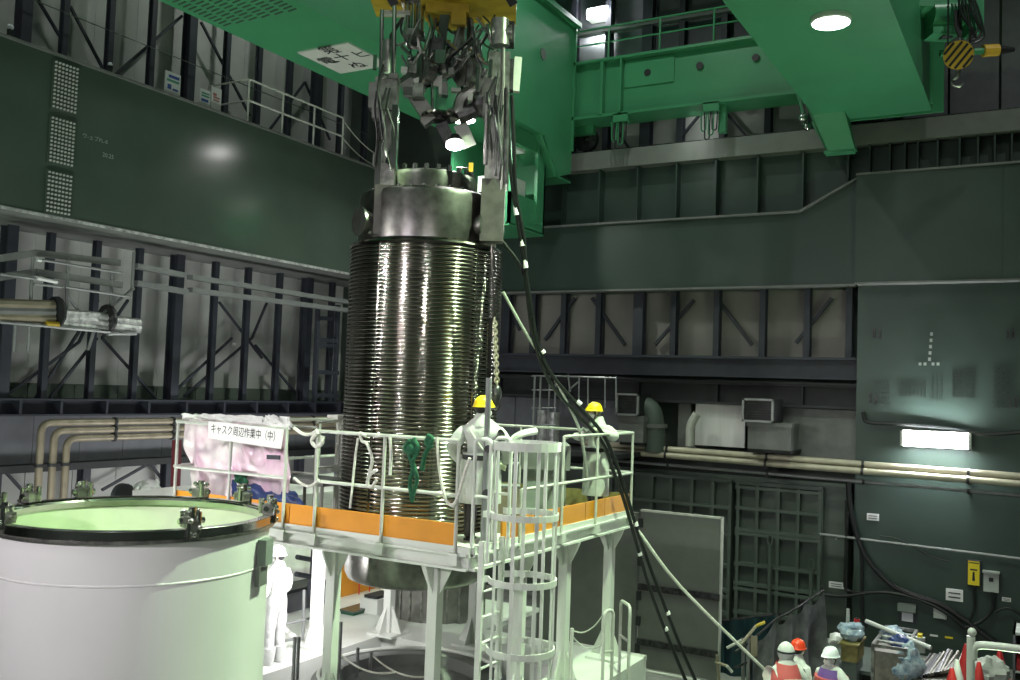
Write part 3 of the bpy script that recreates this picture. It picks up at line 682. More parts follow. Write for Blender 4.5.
build('edge_strip', gbox(MB(), 486, 92, 488.5, 150, -.74, .05), 'chrome', ar)
# centre frame
cf = MB()
cf.bar(G(406, 82), G(428, 116), .2, .16, ydir); cf.bar(G(427, 116), G(432, 122), .25, .2, ydir)
build('diagonal_strut', cf, 'stainless_dark', gp)
cf = MB(); cf.path(spline([G(489, 72), G(478, 86), G(463, 98), G(458, 112), G(449, 116)], 5), .10, 10)
build('curved_jaw', cf, 'stainless_dark', gp, smooth=True)
cf = MB(); cf.path(spline([G(488, 92), G(482, 104), G(470, 112), G(458, 117)], 5), .11, 10); cf.ball(G(484, 104), .2)
build('curved_jaw', cf, 'gun_metal', gp, smooth=True)
rc = G(440, 117)
build('ring_plate', MB().lathe([(0.10, -.03), (0.27, -.03), (0.28, 0), (0.27, .03), (0.10, .03), (.10, -.03)], rc, 40), 'stainless', gp, smooth=True)
build('hub', MB().lathe([(0, -.06), (.1, -.06), (.1, .02)], rc, 24), 'gun_metal', gp)
build('centre_post', gbox(MB(), 437, 74, 445, 112, .05, .12), 'crane_green', gp)
build('post_strip', MB().tube(G(432, 82, -.1), G(432.5, 113, -.1), .022, 8), 'chrome', gp)
for (bx, by, dv_, rr) in ((424, 71, -.05, .19), (447, 65, .05, .18), (467, 72, -.08, .21)):
    c_ = G(bx, by, dv_); q_ = (ydir*.75+xdir*.66).normalized() if bx != 447 else (ydir*.6-xdir*.8).normalized()
    sv = build('sheave', MB().tube(c_-q_*.09, c_+q_*.09, rr, 24).tube(c_-q_*.12, c_+q_*.12, rr*.3, 12), 'worn_metal', gp, smooth=True)
    build('sheave_cover', MB().bar(c_+ZU*rr*1.1-q_*.11, c_-ZU*rr*1.1-q_*.11, .16, .02, q_), 'stainless_dark', sv)
    build('sheave_cover', MB().bar(c_+ZU*rr*1.1+q_*.11, c_-ZU*rr*1.1+q_*.11, .16, .02, q_), 'gun_metal', sv)
build('cheek_plate', gbox(MB(), 404, 88, 415, 97, -.1, .15), 'soffit_grey', gp)
build('cheek_plate', MB().bar(G(417, 78, -.15), G(422, 94, -.15), .12, .04, ydir), 'rail_white', gp)
cone = MB()
for k in range(7): cone.tube(G(462+1.5*k, 18, .05*(k % 3)), G(450+4.5*k, 66, -.05*(k % 3)), .03, 8, r2=.055)
build('cable_fan', cone, 'stainless_dark', gp, smooth=True)
lf_ = MB()
lf_.bar(G(446, 10), G(440, 52), .13, .1, ydir); lf_.bar(G(440, 52), G(402, 84), .09, .08, ydir); lf_.bar(G(432, 26), G(425, 50), .05, .05, ydir)
build('link_bar', lf_, 'steel_green', gp)
random.seed(11)
for k in range(64):
    x0 = random.uniform(400, 495); y0 = random.uniform(14, 60); x1 = x0+random.uniform(-26, 26); y1 = y0+random.uniform(15, 48)
    x1 = min(max(x1, 396), 500)
    dv = random.uniform(-.28, .35)
    pts = spline([G(x0, y0, dv), G((x0*2+x1)/3+random.uniform(-9, 9), (y0*2+y1)/3+random.uniform(0, 9), dv), G((x0+2*x1)/3+random.uniform(-9, 9), (y0+2*y1)/3+random.uniform(0, 9), dv), G(x1, y1, dv)], 5)
    build('hydraulic_hose', MB().path(pts, random.choice([.014, .02, .026]), 6), random.choice(['rubber', 'gun_metal', 'worn_metal', 'worn_metal', 'chrome', 'chrome', 'steel_green']), gp, smooth=True)
for k in range(30):
    x0 = random.uniform(400, 490); y0 = random.uniform(38, 100); dv = random.uniform(-.25, .2)
    b = MB(); gbox(b, x0, y0, x0+random.uniform(4, 11), y0+random.uniform(4, 14), dv, random.uniform(.06, .2))
    build('fitting', b, random.choice(['worn_metal', 'gun_metal', 'chrome', 'stainless_dark', 'rail_white']), gp)
for (xa_, dx) in ((381, -1), (497, 1)):
    for k in range(6):
        x0 = xa_+random.uniform(-8, 10); y0 = random.uniform(60, 110); dv = random.uniform(-.85, -.72)
        build('arm_hose', MB().path(spline([G(x0, y0, dv), G(x0+random.uniform(-8, 8), y0+20, dv), G(x0+random.uniform(-6, 6), y0+45, dv), G(x0+random.uniform(-5, 5), y0+75, dv)], 5), .016, 6), random.choice(['rubber', 'gun_metal', 'chrome']), gp, smooth=True)
# lamp hanging in the grapple
lh = build('lamp_housing', MB().bar(G(441, 124, .05), G(450, 142, .05), .17, .12, ydir), 'gun_metal', gp)
n_ = Vector((-.24, -.22, -.94)).normalized(); c = G(455, 145, -.1)
build('lamp_lens', MB().disc(c, n_, .125, .03, 24), 'lamp_glow', lh)
build('reflector', MB().tube(c-n_*.02, c-n_*.15, .14, 20, r2=.07), 'gun_metal', lh, smooth=True)
build('lamp_shade', MB().bar(G(460, 124, .1), G(470, 147, .1), .2, .03, ydir), 'rail_white', gp)
build('yellow_valve', gbox(MB(), 469, 163, 473, 172, -.1, .06), 'hazard_yellow', gp)
build('valve_rod', MB().tube(G(457, 168, -.1), G(471, 168, -.1), .015, 6), 'chrome', gp)

# chain with hook and the pole beside the cask
ch = thing('chain_hoist', 'yellowish chain ending in a dark hook block beside the finned cask', 'chain', G(496, 395, -1.2))
b0 = None
for k in range(17):
    c = G(494.5+.15*k, 320+4.0*k, -1.2); a_ = xdir if k % 2 else ydir
    b = MB().path([c+a_*(.028*cos(t))+ZU*(.042*sin(t)) for t in [2*pi*i/10 for i in range(10)]], .011, 5, closed=True)
    build('link', b, 'chain_metal', ch, smooth=True)
build('hook_body', MB().ball(G(497, 394, -1.2), (.07, .06, .12)).path(spline([G(497, 398, -1.2), G(499, 405, -1.2), G(496, 410, -1.2), G(493, 406, -1.2)], 5), .022, 6), 'gun_metal', ch, smooth=True)
build('upper_chain', MB().tube(G(492, 245, -1.2), G(494.5, 320, -1.2), .02, 6), 'stainless', ch)
po = thing('guide_pole', 'slim dark grey pole standing upright in front of the worker with back turned', 'pole', WD(483, 541, 11.3))
build('pole', MB().tube(WD(489, 378, 11.3), WD(483, 545, 11.3), .035, 10), 'pipe_grey', po, smooth=True)
build('upper_rod', MB().tube(WD(491, 318, 11.3), WD(489, 380, 11.3), .022, 10), 'stainless', po, smooth=True)
build('clip', MB().disc(WD(488, 449, 11.25), FWD, .05, .05, 8), 'gun_metal', po); build('clip', MB().disc(WD(486, 493, 11.25), FWD, .05, .05, 8), 'gun_metal', po)

# ================================================================ WHITE DRUM
TX, TY, TR, TZ = 6.74, 8.25, 1.405, 4.6
dr = thing('storage_drum', 'large open white cylindrical drum with dark clamp ring in the lower left', 'drum', (TX, TY, 0))
build('shell', MB().lathe([(TR-.045, 0.0), (TR-.045, 4.09), (TR-.039, 4.097), (TR-.039, 4.108), (TR-.045, 4.115), (TR-.045, 4.49), (TR-.09, 4.49)], (TX, TY, 0), 128), 'drum_white', dr, smooth=True)
build('liner', MB().lathe([(TR-.09, 4.58), (TR-.105, 4.4), (TR-.105, 0.3), (0, 0.3)], (TX, TY, 0), 128), 'drum_inside_lit', dr, smooth=True)
build('upper_lip', MB().lathe([(TR-.10, 4.58), (TR-.115, 4.56), (TR-.115, 4.50), (TR-.10, 4.48)], (TX, TY, 0), 128), 'chrome', dr, smooth=True)
rg_ = build('clamp_ring', MB().lathe([(TR-.095, 4.6), (TR, 4.6), (TR+.003, 4.597), (TR+.003, 4.52), (TR-.008, 4.515)], (TX, TY, 0), 128), 'chrome', dr, smooth=True)
build('ring_seal', MB().lathe([(TR-.008, 4.515), (TR+.006, 4.51), (TR+.006, 4.485), (TR-.04, 4.478)], (TX, TY, 0), 128), 'worn_metal', dr, smooth=True)
def clamp(a):
    d = Vector((cos(a), sin(a), 0)); t = Vector((-sin(a), cos(a), 0)); c = Vector((TX, TY, 0))+d*(TR-.06)
    b = MB().box(c+ZU*4.66, (.10, .15, .10), ax=[d, t, ZU]); b.box(c+d*.065+ZU*4.59, (.03, .11, .17), ax=[d, t, ZU])
    cl = build('ring_clamp', b, 'worn_metal', dr)
    k = MB()
    k.tube(c-d*.06-t*.05+ZU*4.62, c-d*.06-t*.05+ZU*4.77, .03, 8); k.tube(c+d*.06+t*.05+ZU*4.56, c+d*.06+t*.05+ZU*4.76, .026, 8); k.tube(c+d*.075-t*.05+ZU*4.52, c+d*.075-t*.05+ZU*4.66, .024, 8)
    for (o1, o2, z) in ((-.05, -.06, 4.75), (.05, -.06, 4.75), (0, .06, 4.76), (.09, -.04, 4.68), (.09, .05, 4.62), (.09, 0, 4.55)):
        k.ball(c+d*o1+t*o2+ZU*z, .028, 8, 6)
    k.tube(c+t*-.12+ZU*4.67, c+t*.13+ZU*4.67, .03, 8); k.tube(c+d*.02+ZU*4.7, c+d*.02+ZU*4.8, .035, 8)
    build('clamp_bolts', k, 'chrome', cl, smooth=True)
for p in ((22, 520), (190, 526), (259, 512), (262, 498), (213, 493), (84, 496), (22, 500), (-14, 508)):
    q = WZ(p[0], p[1], 4.62); clamp(atan2(q[1]-TY, q[0]-TX))
for (p, h, s) in (((268, 553), .26, .09), ((264, 578), .2, .05)):
    a = atan2(WY(p[0], p[1], 7.0)[1]-TY, 0) if False else radians(-67 if s > .08 else -69)
    d = Vector((cos(a), sin(a), 0)); t = Vector((-sin(a), cos(a), 0))
    z = 4.26 if s > .08 else 4.03
    build('bracket_plate', MB().box(Vector((TX, TY, z))+d*(TR-.02+s/3), (s, .2, h), ax=[d, t, ZU]), 'olive_box' if s > .08 else 'soffit_grey', dr)
# ================================================================ WORK PLATFORM
X0, X1, Y0, Y1, ZP = 9.65, 14.48, 5.95, 11.0, 4.1
wp = thing('work_platform', 'white steel work platform with orange toe boards and pipe rails around the cask', 'platform', (12, 8.5, 1.8))
# deck in four strips around the cask opening
dk = MB(); o = 1.2
for lo, hi in (((X0, Y0), (CX-o, Y1)), ((CX+o, Y0), (X1, Y1)), ((CX-o, Y0), (CX+o, CY-o)), ((CX-o, CY+o), (CX+o, Y1))):
    dk.mm((lo[0], lo[1], ZP-.06), (hi[0], hi[1], ZP))
for sx in (-1, 1):
    for sy in (-1, 1):
        dk.prism([(CX+sx*o, CY+sy*o, ZP-.06), (CX+sx*.5, CY+sy*o, ZP-.06), (CX+sx*o, CY+sy*.5, ZP-.06)], (0, 0, .06))
build('deck', dk, 'rail_white', wp)
def ibeam(p, q, h, wd, t=.03):
    mb = MB(); z = Vector((0, 0, 1)); p, q = Vector(p), Vector(q)
    mb.bar(p-z*t/2, q-z*t/2, wd, t); mb.bar(p-z*(h-t/2), q-z*(h-t/2), wd, t); mb.bar(p-z*h/2, q-z*h/2, t, h-2*t); return mb
for p, q in (((X0, Y0, ZP-.06), (X0, Y1, ZP-.06)), ((X1, Y0, ZP-.06), (X1, Y1, ZP-.06)), ((X0, Y0, ZP-.06), (X1, Y0, ZP-.06)), ((X0, Y1, ZP-.06), (X1, Y1, ZP-.06)), ((X0, CY-1.25, ZP-.06), (X1, CY-1.25, ZP-.06)), ((X0, CY+1.25, ZP-.06), (X1, CY+1.25, ZP-.06))):
    build('deck_beam', ibeam(p, q, .2, .16), 'white_paint', wp)
build('fascia', MB().mm((X0-.05, Y0-.02, ZP-.1), (X0-.01, Y1, ZP+.02)), 'white_paint', wp)
build('fascia', MB().mm((X0, Y0-.05, ZP-.1), (X1, Y0-.01, ZP+.02)), 'white_paint', wp)
TB = .28
ysb = [Y1, 9.87, 8.77, 8.31, 7.22, 6.12]
for a, c in zip(ysb[:-1], ysb[1:]):
    build('toe_board', MB().mm((X0-.03, c+.01, ZP), (X0, a-.01, ZP+TB)), 'orange_paint', wp)
xsb = [10.35, 11.2, 12.05, 12.8, 13.5, X1]
for a, c in zip(xsb[:-1], xsb[1:]):
    build('toe_board', MB().mm((a+.01, Y0-.03, ZP), (c-.01, Y0, ZP+TB)), 'orange_paint', wp)
build('toe_board', MB().mm((X1, Y0, ZP), (X1+.03, Y1, ZP+TB)), 'dull_yellow', wp)
HR = ZP+1.27
def railing(parent, pts, posts, z0, heights, r=.022, m='rail_white'):
    for h in heights: build('rail', MB().path(bent([(p[0], p[1], z0+h) for p in pts], .06, 3) if len(pts) > 2 else [(p[0], p[1], z0+h) for p in pts], r, 8), m, parent, smooth=True)
    for p in posts: build('post', MB().tube((p[0], p[1], z0-.14), (p[0], p[1], z0+heights[0]), r, 8), m, parent, smooth=True)
xr = X0-.06
# left length of rail, broken by the access gap, then the length in front of the cask
railing(wp, [(xr, 10.94), (xr, 8.85)], [(xr, 10.94), (xr, 9.87), (xr, 8.85)], ZP, (1.27, .62))
railing(wp, [(xr, 8.31), (xr, 6.12)], [(xr, 8.31), (xr, 7.22), (xr, 6.12)], ZP, (1.27, .62))
for y in (10.94, 9.87, 8.85, 8.31, 7.22, 6.12): build('post_foot', MB().mm((xr-.05, y-.06, ZP-.2), (xr+.06, y+.06, ZP-.06)), 'white_paint', wp)
yr = Y0-.06
railing(wp, [(11.95, yr), (X1, yr)], [(11.95, yr), (13.1, yr), (X1, yr)], ZP, (1.27, .62))
railing(wp, [(10.75, yr), (11.95, yr)], [(10.75, yr)], ZP, (.62,))
for x in (11.95, 13.1, X1): build('post_foot', MB().mm((x-.06, yr-.05, ZP-.2), (x+.06, yr+.06, ZP-.06)), 'white_paint', wp)
railing(wp, [(X1+.05, Y0), (X1+.05, Y1)], [(X1+.05, 8), (X1+.05, Y1)], ZP, (1.27, .62))
railing(wp, [(X0, Y1+.05), (X1, Y1+.05)], [(11.2, Y1+.05), (12.8, Y1+.05)], ZP, (1.27, .62))
# inner gate frame and bench at the left of the cask
railing(wp, [(10.25, 9.6), (10.25, 8.9)], [(10.25, 9.6), (10.25, 8.9)], ZP, (1.27, .62), r=.022)
railing(wp, [(10.25, 8.9), (11.2, 9.15)], [(11.2, 9.15), (10.9, 9.07)], ZP, (1.35, .7), r=.022)
build('gate_post', MB().mm((10.95, 9.05, ZP), (11.05, 9.15, ZP+1.42)).mm((10.8, 9.0, ZP+1.38), (11.25, 9.2, ZP+1.44)).mm((10.75, 9.02, ZP+.62), (11.1, 9.12, ZP+.7)), 'white_paint', wp)
# legs: (x, y, z top, z foot, width)
for (x, y, wd, top) in ((9.78, 8.10, .14, ZP-.26), (9.78, 6.5, .14, ZP-.26), (11.15, 6.08, .14, ZP-.26), (12.5, 6.08, .14, ZP-.26), (11.9, 10.17, .15, ZP-.26), (13.2, 9.7, .14, ZP-.26), (13.5, 8.2, .14, ZP-.26), (14.15, 6.1, .14, ZP-.26)):
    lg = build('leg', MB().mm((x-wd/2, y-wd/2, 1.82), (x+wd/2, y+wd/2, top)), 'white_paint', wp)
    for s in (-1, 1):
        for pr, vec in (([(x+s*wd/2, y-.01, top), (x+s*(wd/2+.17), y-.01, top), (x+s*(wd/2+.12), y-.01, top-.12), (x+s*wd/2, y-.01, top-.35)], (0, .02, 0)),
            ([(x-.01, y+s*wd/2, top), (x-.01, y+s*(wd/2+.17), top), (x-.01, y+s*(wd/2+.12), top-.12), (x-.01, y+s*wd/2, top-.35)], (.02, 0, 0)),
            ([(x+s*wd/2, y-.01, 1.84), (x+s*(wd/2+.2), y-.01, 1.84), (x+s*wd/2, y-.01, 2.28)], (0, .02, 0)),
            ([(x-.01, y+s*wd/2, 1.84), (x-.01, y+s*(wd/2+.2), 1.84), (x-.01, y+s*wd/2, 2.28)], (.02, 0, 0))):
            build('gusset', MB().prism(pr, vec), 'white_paint', lg)
    build('foot_plate', MB().mm((x-.26, y-.26, 1.80), (x+.26, y+.26, 1.84)), 'white_paint', lg)

# ================================================================ BASE DECK UNDER THE PLATFORM
bd = thing('base_deck', 'white steel base deck carrying the cask seat and platform legs', 'deck', (11.8, 7.8, 0))
ZD = 1.8
for lo, hi in (((9.3, 9.75), (14.5, 10.3)), ((9.3, 5.6), (14.5, 6.3)), ((13.1, 6.3), (14.5, 9.75)), ((9.3, 6.3), (9.95, 9.75))):
    build('deck_girder', MB().mm((lo[0], lo[1], ZD-.32), (hi[0], hi[1], ZD)), 'white_paint', bd)
build('seat_ring', MB().lathe([(1.36, ZD-.85), (1.36, ZD+.12), (1.24, ZD+.18), (0.98, ZD+.18), (0.95, ZD+.02), (.3, ZD), (0, ZD)], (CX, CY, 0), 64), 'soffit_grey', bd, smooth=True)
build('seat_rim', MB().path([(CX+1.26*cos(2*pi*k/64), CY+1.26*sin(2*pi*k/64), ZD+.2) for k in range(64)], .03, 6, closed=True), 'white_paint', bd, smooth=True)
build('lower_deck', MB().mm((9.3, 5.6, ZD-.9), (14.5, 10.3, ZD-.8)), 'steel_green_matt', bd)
for (x, y) in ((9.5, 5.8), (14.3, 5.8), (9.5, 10.1), (14.3, 10.1)): build('stub_leg', MB().mm((x-.15, y-.15, 0), (x+.15, y+.15, ZD-.32)), 'white_paint', bd)
for y in (6.7, 7.6, 8.6): build('cross_beam', MB().mm((9.3, y-.06, ZD-.75), (9.9, y+.06, ZD-.4)), 'white_paint', bd)
build('side_walk', MB().mm((9.8, 10.32, ZD-.1), (16.6, 13.2, ZD-.02)).mm((14.52, 8.6, ZD-.1), (16.6, 10.32, ZD-.02)), 'white_paint', bd)
build('side_walk', MB().mm((14.5, 5.65, ZD-.1), (14.75, 7.2, ZD-.02)), 'rail_white', bd)
for (x, y) in ((9.9, 13.1), (15.9, 13.1), (14.7, 5.75), (14.7, 7.1)): build('stub_leg', MB().mm((x-.08, y-.08, 0), (x+.08, y+.08, ZD-.1)), 'white_paint', bd)
# low rails on the base deck
lr = thing('deck_rail', 'low white looped pipe rails with slack chains on the lower deck at right', 'railing', (14.6, 6, ZD))
def loop(p0, p1, z0, z1, r=.025):
    return MB().path(bent([(p0[0], p0[1], z0), (p0[0], p0[1], z1), (p1[0], p1[1], z1), (p1[0], p1[1], z0)], .09, 4), r, 8)
pa = [WZ(602, 692, ZD), WZ(611, 690, ZD)]; pb_ = [WZ(619, 672, ZD), WZ(628, 680, ZD)]; pc = WZ(570, 690, ZD)
zt1 = WD(606, 612, (pa[0]-EYE).dot(FW))[2]
l1 = build('loop_post', loop(pa[0], pa[1], ZD-.02, zt1), 'rail_white', lr, smooth=True)
zt2 = WD(624, 601, (pb_[0]-EYE).dot(FW))[2]
build('loop_post', loop(pb_[0], pb_[1], ZD-.02, zt2), 'rail_white', lr, smooth=True)
zt3 = WD(570, 629, (pc-EYE).dot(FW))[2]
build('post', MB().tube((pc[0], pc[1], ZD-.02), (pc[0], pc[1], zt3), .028, 8).tube((pc[0], pc[1], ZD-.02), (pc[0], pc[1], ZD), .08, 8), 'rail_white', lr, smooth=True)
for za, zb_, d_ in ((zt3-.02, zt1-.03, .13), (zt3-.1, zt2-.4, .12)):
    build('chain', MB().path(sag((pc[0], pc[1], za), (pa[0][0], pa[0][1], zb_), d_), .012, 5), 'rope_grey', lr)
for (q0, q1) in ((pa[0], pa[1]), (pb_[0], pb_[1])):
    build('cross_tube', MB().tube((q0[0], q0[1], ZD+.55), (q1[0], q1[1], ZD+.55), .02, 6), 'rail_white', lr)
lw = thing('deck_rail', 'thin dark and white pipe rails on the lower deck behind the drum', 'railing', (10.3, 10.5, ZD))
def dz(px, py, zz=ZD): return WZ(px, py, zz)
yl = 10.42
for p0, p1, m in (((269, 628), (316, 617), 'pipe_grey'), ((277, 642), (300, 638), 'pipe_grey')):
    build('rail', MB().tube(WY(*p0, yl), WY(*p1, yl), .022, 8), m, lw, smooth=True)
for px_, y0, y1, m in ((270, 622, 652, 'gun_metal'), (277, 620, 650, 'gun_metal'), (303, 590, 640, 'pipe_grey')):
    build('post', MB().tube(WY(px_, y1, yl), WY(px_+1, y0, yl), .024, 8), m, lw, smooth=True)
for px_, y0 in ((295, 637), (299, 637), (341, 622), (358, 648), (371, 652)):
    p = WY(px_, y0, 9.0 if px_ < 340 else 8.6)
    build('post', MB().tube((p[0], p[1], ZD-.8), p, .025, 8), 'pipe_grey', lw, smooth=True)
build('chain', MB().path(sag(WY(341, 655, 8.6), WY(395, 672, 7.5), .1), .014, 5), 'rope_white', lw)
build('chain', MB().path(sag(WY(372, 655, 8.6), WY(432, 676, 7.2), .12), .014, 5), 'rope_white', lw)

# ================================================================ CAGED LADDER
LX, LY = 9.93, Y0-.14
ldr = thing('caged_ladder', 'pale vertical ladder with round safety cage at the platform corner', 'ladder', (LX, LY-.35, 0))
hw = .24
for s in (-1, 1):
    x = LX+s*hw
    build('stringer', MB().mm((x-.02, LY-.035, 0.0), (x+.02, LY+.035, ZP+.1)), 'white_paint', ldr)
    build('grab_loop', MB().path(bent([(x, LY-.08, ZP-.15), (x, LY-.08, ZP+1.3), (x, LY+.14, ZP+1.3), (x, LY+.14, ZP+.02)], .07, 4), .024, 8), 'white_paint', ldr, smooth=True)
    build('loop_tie', MB().tube((x, LY-.08, ZP+.62), (x, LY+.14, ZP+.62), .018, 8), 'white_paint', ldr)
z = .3; rz_ = []
while z < ZP: rz_.append(z); z += .3
r0 = build('rung', MB().tube((LX-hw, LY, rz_[0]), (LX+hw, LY, rz_[0]), .016, 8), 'white_paint', ldr, smooth=True)
for z in rz_[1:]: copy_at(r0, ldr, (0, 0, z-rz_[0]))
CR = .40; cyc = LY-.42
def cagept(a, z): return Vector((LX+.02+CR*cos(a), cyc+CR*sin(a), z))
A0, A1 = radians(62-360), radians(118-360+0)
angs = [radians(118+304*k/24) for k in range(25)]
zs_h = [ZP+1.24, 4.52, 3.76, 2.96, 2.2, 1.4]
for i, z in enumerate(zs_h):
    hh = .075 if i else .10
    mb = MB(); vs = []
    pts = [Vector((LX-hw, LY, z))]+[cagept(a, z) for a in angs]+[Vector((LX+hw, LY, z))]
    for k in range(len(pts)-1):
        mb.bar(pts[k], pts[k+1], .014, hh)
    build('cage_hoop', mb, 'white_paint', ldr)
for k in range(7):
    a = radians(150+240*k/6); p = cagept(a, 0); d = Vector((cos(a), sin(a), 0)); t = Vector((-sin(a), cos(a), 0))
    build('cage_strap', MB().box((p.x-d.x*.012, p.y-d.y*.012, (ZP+1.25+1.3)/2), (.014, .045, ZP+1.25-1.3), ax=[d, t, ZU]), 'white_paint', ldr)
# equipment boxes on the platform behind the gate
eq = thing('control_desk', 'white and grey covered desk on the platform behind the ladder cage', 'desk', WD(535, 500, 13.9))
c = WD(545, 448, 14.0); c.z = 0
build('cover', MB().box((c.x, c.y, ZP+.95), (.95, .7, .35), rz=YAW), 'soffit_grey', eq)
build('cabinet', MB().box((c.x, c.y, ZP+.4), (.85, .6, .8), rz=YAW), 'olive_box', eq)
q = WD(517, 442, 13.9)
build('sheet_edge', MB().path(spline([WD(510, 452, 13.8), WD(513, 440, 13.8), WD(522, 434, 13.8), WD(536, 431, 13.9)], 6), .055, 8), 'white_sheet', eq, smooth=True)
cb_ = thing('cardboard_box', 'brown box on the platform floor between worker and ladder cage', 'box', WD(502, 515, 12.6))
q = WD(502, 515, 12.6); build('carton', MB().box((q.x+.1, q.y, ZP+.3), (.3, .34, .6), rz=YAW), 'lagging', cb_); build('lid', MB().box((q.x+.1, q.y, ZP+.61), (.32, .36, .03), rz=YAW), 'soffit_grey', cb_)

# ================================================================ BANNER AND SHEETS ON THE LEFT RAIL
def cloth(nm, c00, c10, c11, c01, nu, nv, amp, m, label, cat, seed=0, thick=.012, parent=None):
    c00, c10, c11, c01 = map(Vector, (c00, c10, c11, c01)); nrm = (c10-c00).cross(c01-c00).normalized()
    def fn(u, v):
        p = c00.lerp(c10, u).lerp(c01.lerp(c11, u), v)
        d = noise.noise(Vector((u*4+seed, v*1.5, seed*.7)))+.5*noise.noise(Vector((u*11+seed, v*4, 3.1)))
        return p+nrm*(amp*d)+Vector((0, 0, amp*.25*noise.noise(Vector((u*9, seed, v*3)))))
    mb = MB().grid(fn, nu, nv); n = len(mb.v)
    k = (nu+1)*(nv+1); mb.add([v-nrm*thick for v in mb.v], [tuple(reversed(f)) for f in mb.f])
    o = build(nm, mb, m, parent, smooth=True, sharp=1.5)
    return tag(o, label, cat) if label else o
def RL(px_, py, dx=0): return WX(px_, py, X0+dx)
cloth('plastic_sheet', RL(186, 494, .25), RL(291, 509, .25), RL(288, 421, .25), RL(186, 418, .25), 56, 32, .17, 'pink_sheet', 'crinkled pink and white plastic sheeting hung inside the left platform rail', 'sheet', 1)
cloth('white_cover', RL(180, 418, .05), RL(262, 424, .05), RL(260, 414, .08), RL(182, 414.5, .08), 30, 8, .10, 'white_sheet', 'white plastic draped along the top of the left platform rail', 'sheet', 5)
cloth('white_cover', RL(262, 425, .1), RL(292, 428, .1), RL(288, 416, .16), RL(266, 415, .16), 14, 8, .14, 'white_sheet', 'crumpled white plastic bundle at the right end of the left platform rail', 'sheet', 8)
bn = thing('banner', 'white banner with black Japanese characters on the left platform rail', 'banner', RL(245, 435, -.12))
c00, c10, c11, c01 = [RL(*p, -.10) for p in ((209, 438), (281, 449), (284, 429.5), (209, 421))]
build('cloth_panel', MB().prism([c00, c10, c11, c01], (-.012, 0, 0)), 'white_sheet', bn)
mid = (c00+c10+c11+c01)/4; u = (c10-c00+c11-c01).normalized(); v = (c01-c00+c11-c10).normalized()
Wb = (c10-c00).length
lt = lettering(MB(), 'キャスク周辺作業中（中）', .145, mid+Vector((-.016, 0, 0))+v*.015, u, v, sx=.74)
build('lettering', lt, 'ink', bn)
build('glare_patch', MB().prism([RL(*p, -.115) for p in ((245, 446), (276, 448.5), (275, 441), (251, 439))], (-.004, 0, 0)), 'white_sheet', bn) if False else None
cloth('blue_tarp', RL(232, 499, .12), RL(302, 506, .12), RL(296, 492, .3), RL(232, 476, .3), 24, 10, .14, 'blue_sheet', 'crumpled dark blue tarpaulin lying behind the toe board left of the cask', 'tarp', 3)
cloth('green_tarp', RL(233, 482, .18), RL(248, 485, .18), RL(247, 474, .2), RL(236, 473, .2), 8, 8, .08, 'rope_green', 'small dark green cloth beside the blue tarpaulin on the platform', 'cloth', 4)
tb = MB()
for k, (dx, z) in enumerate(((10.35, ZP+.55),)): tb.mm((10.0, 8.2, z-.05), (10.7, 9.3, z+.03))
bt = thing('work_bench', 'low grey bench top on the platform between blue tarpaulin and cask', 'bench', (10.1, 8.95, ZP))
build('bench_top', MB().mm((9.95, 8.5, ZP+.50), (10.55, 9.35, ZP+.58)), 'soffit_grey', bt)
for x, y in ((10.0, 8.55), (10.5, 8.55), (10.0, 9.3), (10.5, 9.3)): build('leg', MB().tube((x, y, ZP), (x, y, ZP+.5), .025, 6), 'pipe_grey', bt)
tg = thing('document_pouch', 'small dark strip label stuck on the pink sheeting', 'label', RL(272, 457, .1)); build('strip', MB().bar(RL(267, 457, .1), RL(280, 457.5, .1), .02, .06, (0, 0, 1)), 'slate_steel', tg)

# ropes tied to the rail before the cask
def rope(nm, pts, r, m, label, cat='rope'):
    return solo(nm, MB().path(spline(pts, 6), r, 7), m, label, cat, smooth=True)
xq = X0-.08
def Q(px_, py, dx=-.1): return WX(px_, py, X0+dx)
gr_ = MB()
gr_.path(spline([Q(413, 440), Q(409, 452), Q(413, 468), Q(410, 482), Q(412, 500)], 6), .028, 8); gr_.path(spline([Q(414, 438), Q(418, 450), Q(413, 462), Q(417, 478), Q(414, 492), Q(412, 502)], 6), .026, 8)
gr_.ball(Q(412, 449), (.06, .075, .08), 10, 8); gr_.path(spline([Q(410, 440), Q(405, 448), Q(411, 453), Q(418, 447), Q(413, 439)], 5), .03, 7)
solo('green_rope', gr_, 'rope_green', 'dark green rope bundle hanging on the rail in front of the cask', 'rope', smooth=True)
gr_ = MB().path(spline([Q(430, 435), Q(426, 442), Q(431, 447), Q(428, 436), Q(432, 440), Q(425, 455), Q(422, 470)], 6), .03, 7)
solo('green_rope', gr_, 'rope_green', 'small knot of green rope on the rail right of the larger bundle', 'rope', smooth=True)
rope('white_rope', [Q(437, 437), Q(438, 455), Q(441, 480), Q(446, 500), Q(454, 507)], .018, 'rope_white', 'white rope slanting from the top rail to the mid rail beside worker')
rope('white_rope', [Q(470, 458), Q(464, 475), Q(460, 490), Q(455, 503), Q(450, 505)], .02, 'rope_white', 'white rope hanging from the worker down to the rail corner')
rope('white_rope', [Q(358, 438), Q(355, 460), Q(352, 490), Q(350, 508)], .016, 'rope_white', 'long white rope hanging straight from the rail at cask left side')
rope('white_rope', [Q(366, 436), Q(360, 433), Q(362, 441), Q(367, 444), Q(372, 460), Q(368, 478), Q(368, 486)], .02, 'rope_white', 'looped white rope knotted on the top rail at cask left side')
rope('white_rope', [Q(377, 470), Q(371, 474), Q(367, 483), Q(371, 487), Q(377, 480)], .02, 'rope_white', 'white rope loop hanging on the mid rail before the cask')
rope('white_rope', [Q(390, 437), Q(391, 455), Q(390, 475)], .02, 'rope_white', 'short white rope hanging beside the middle rail post')
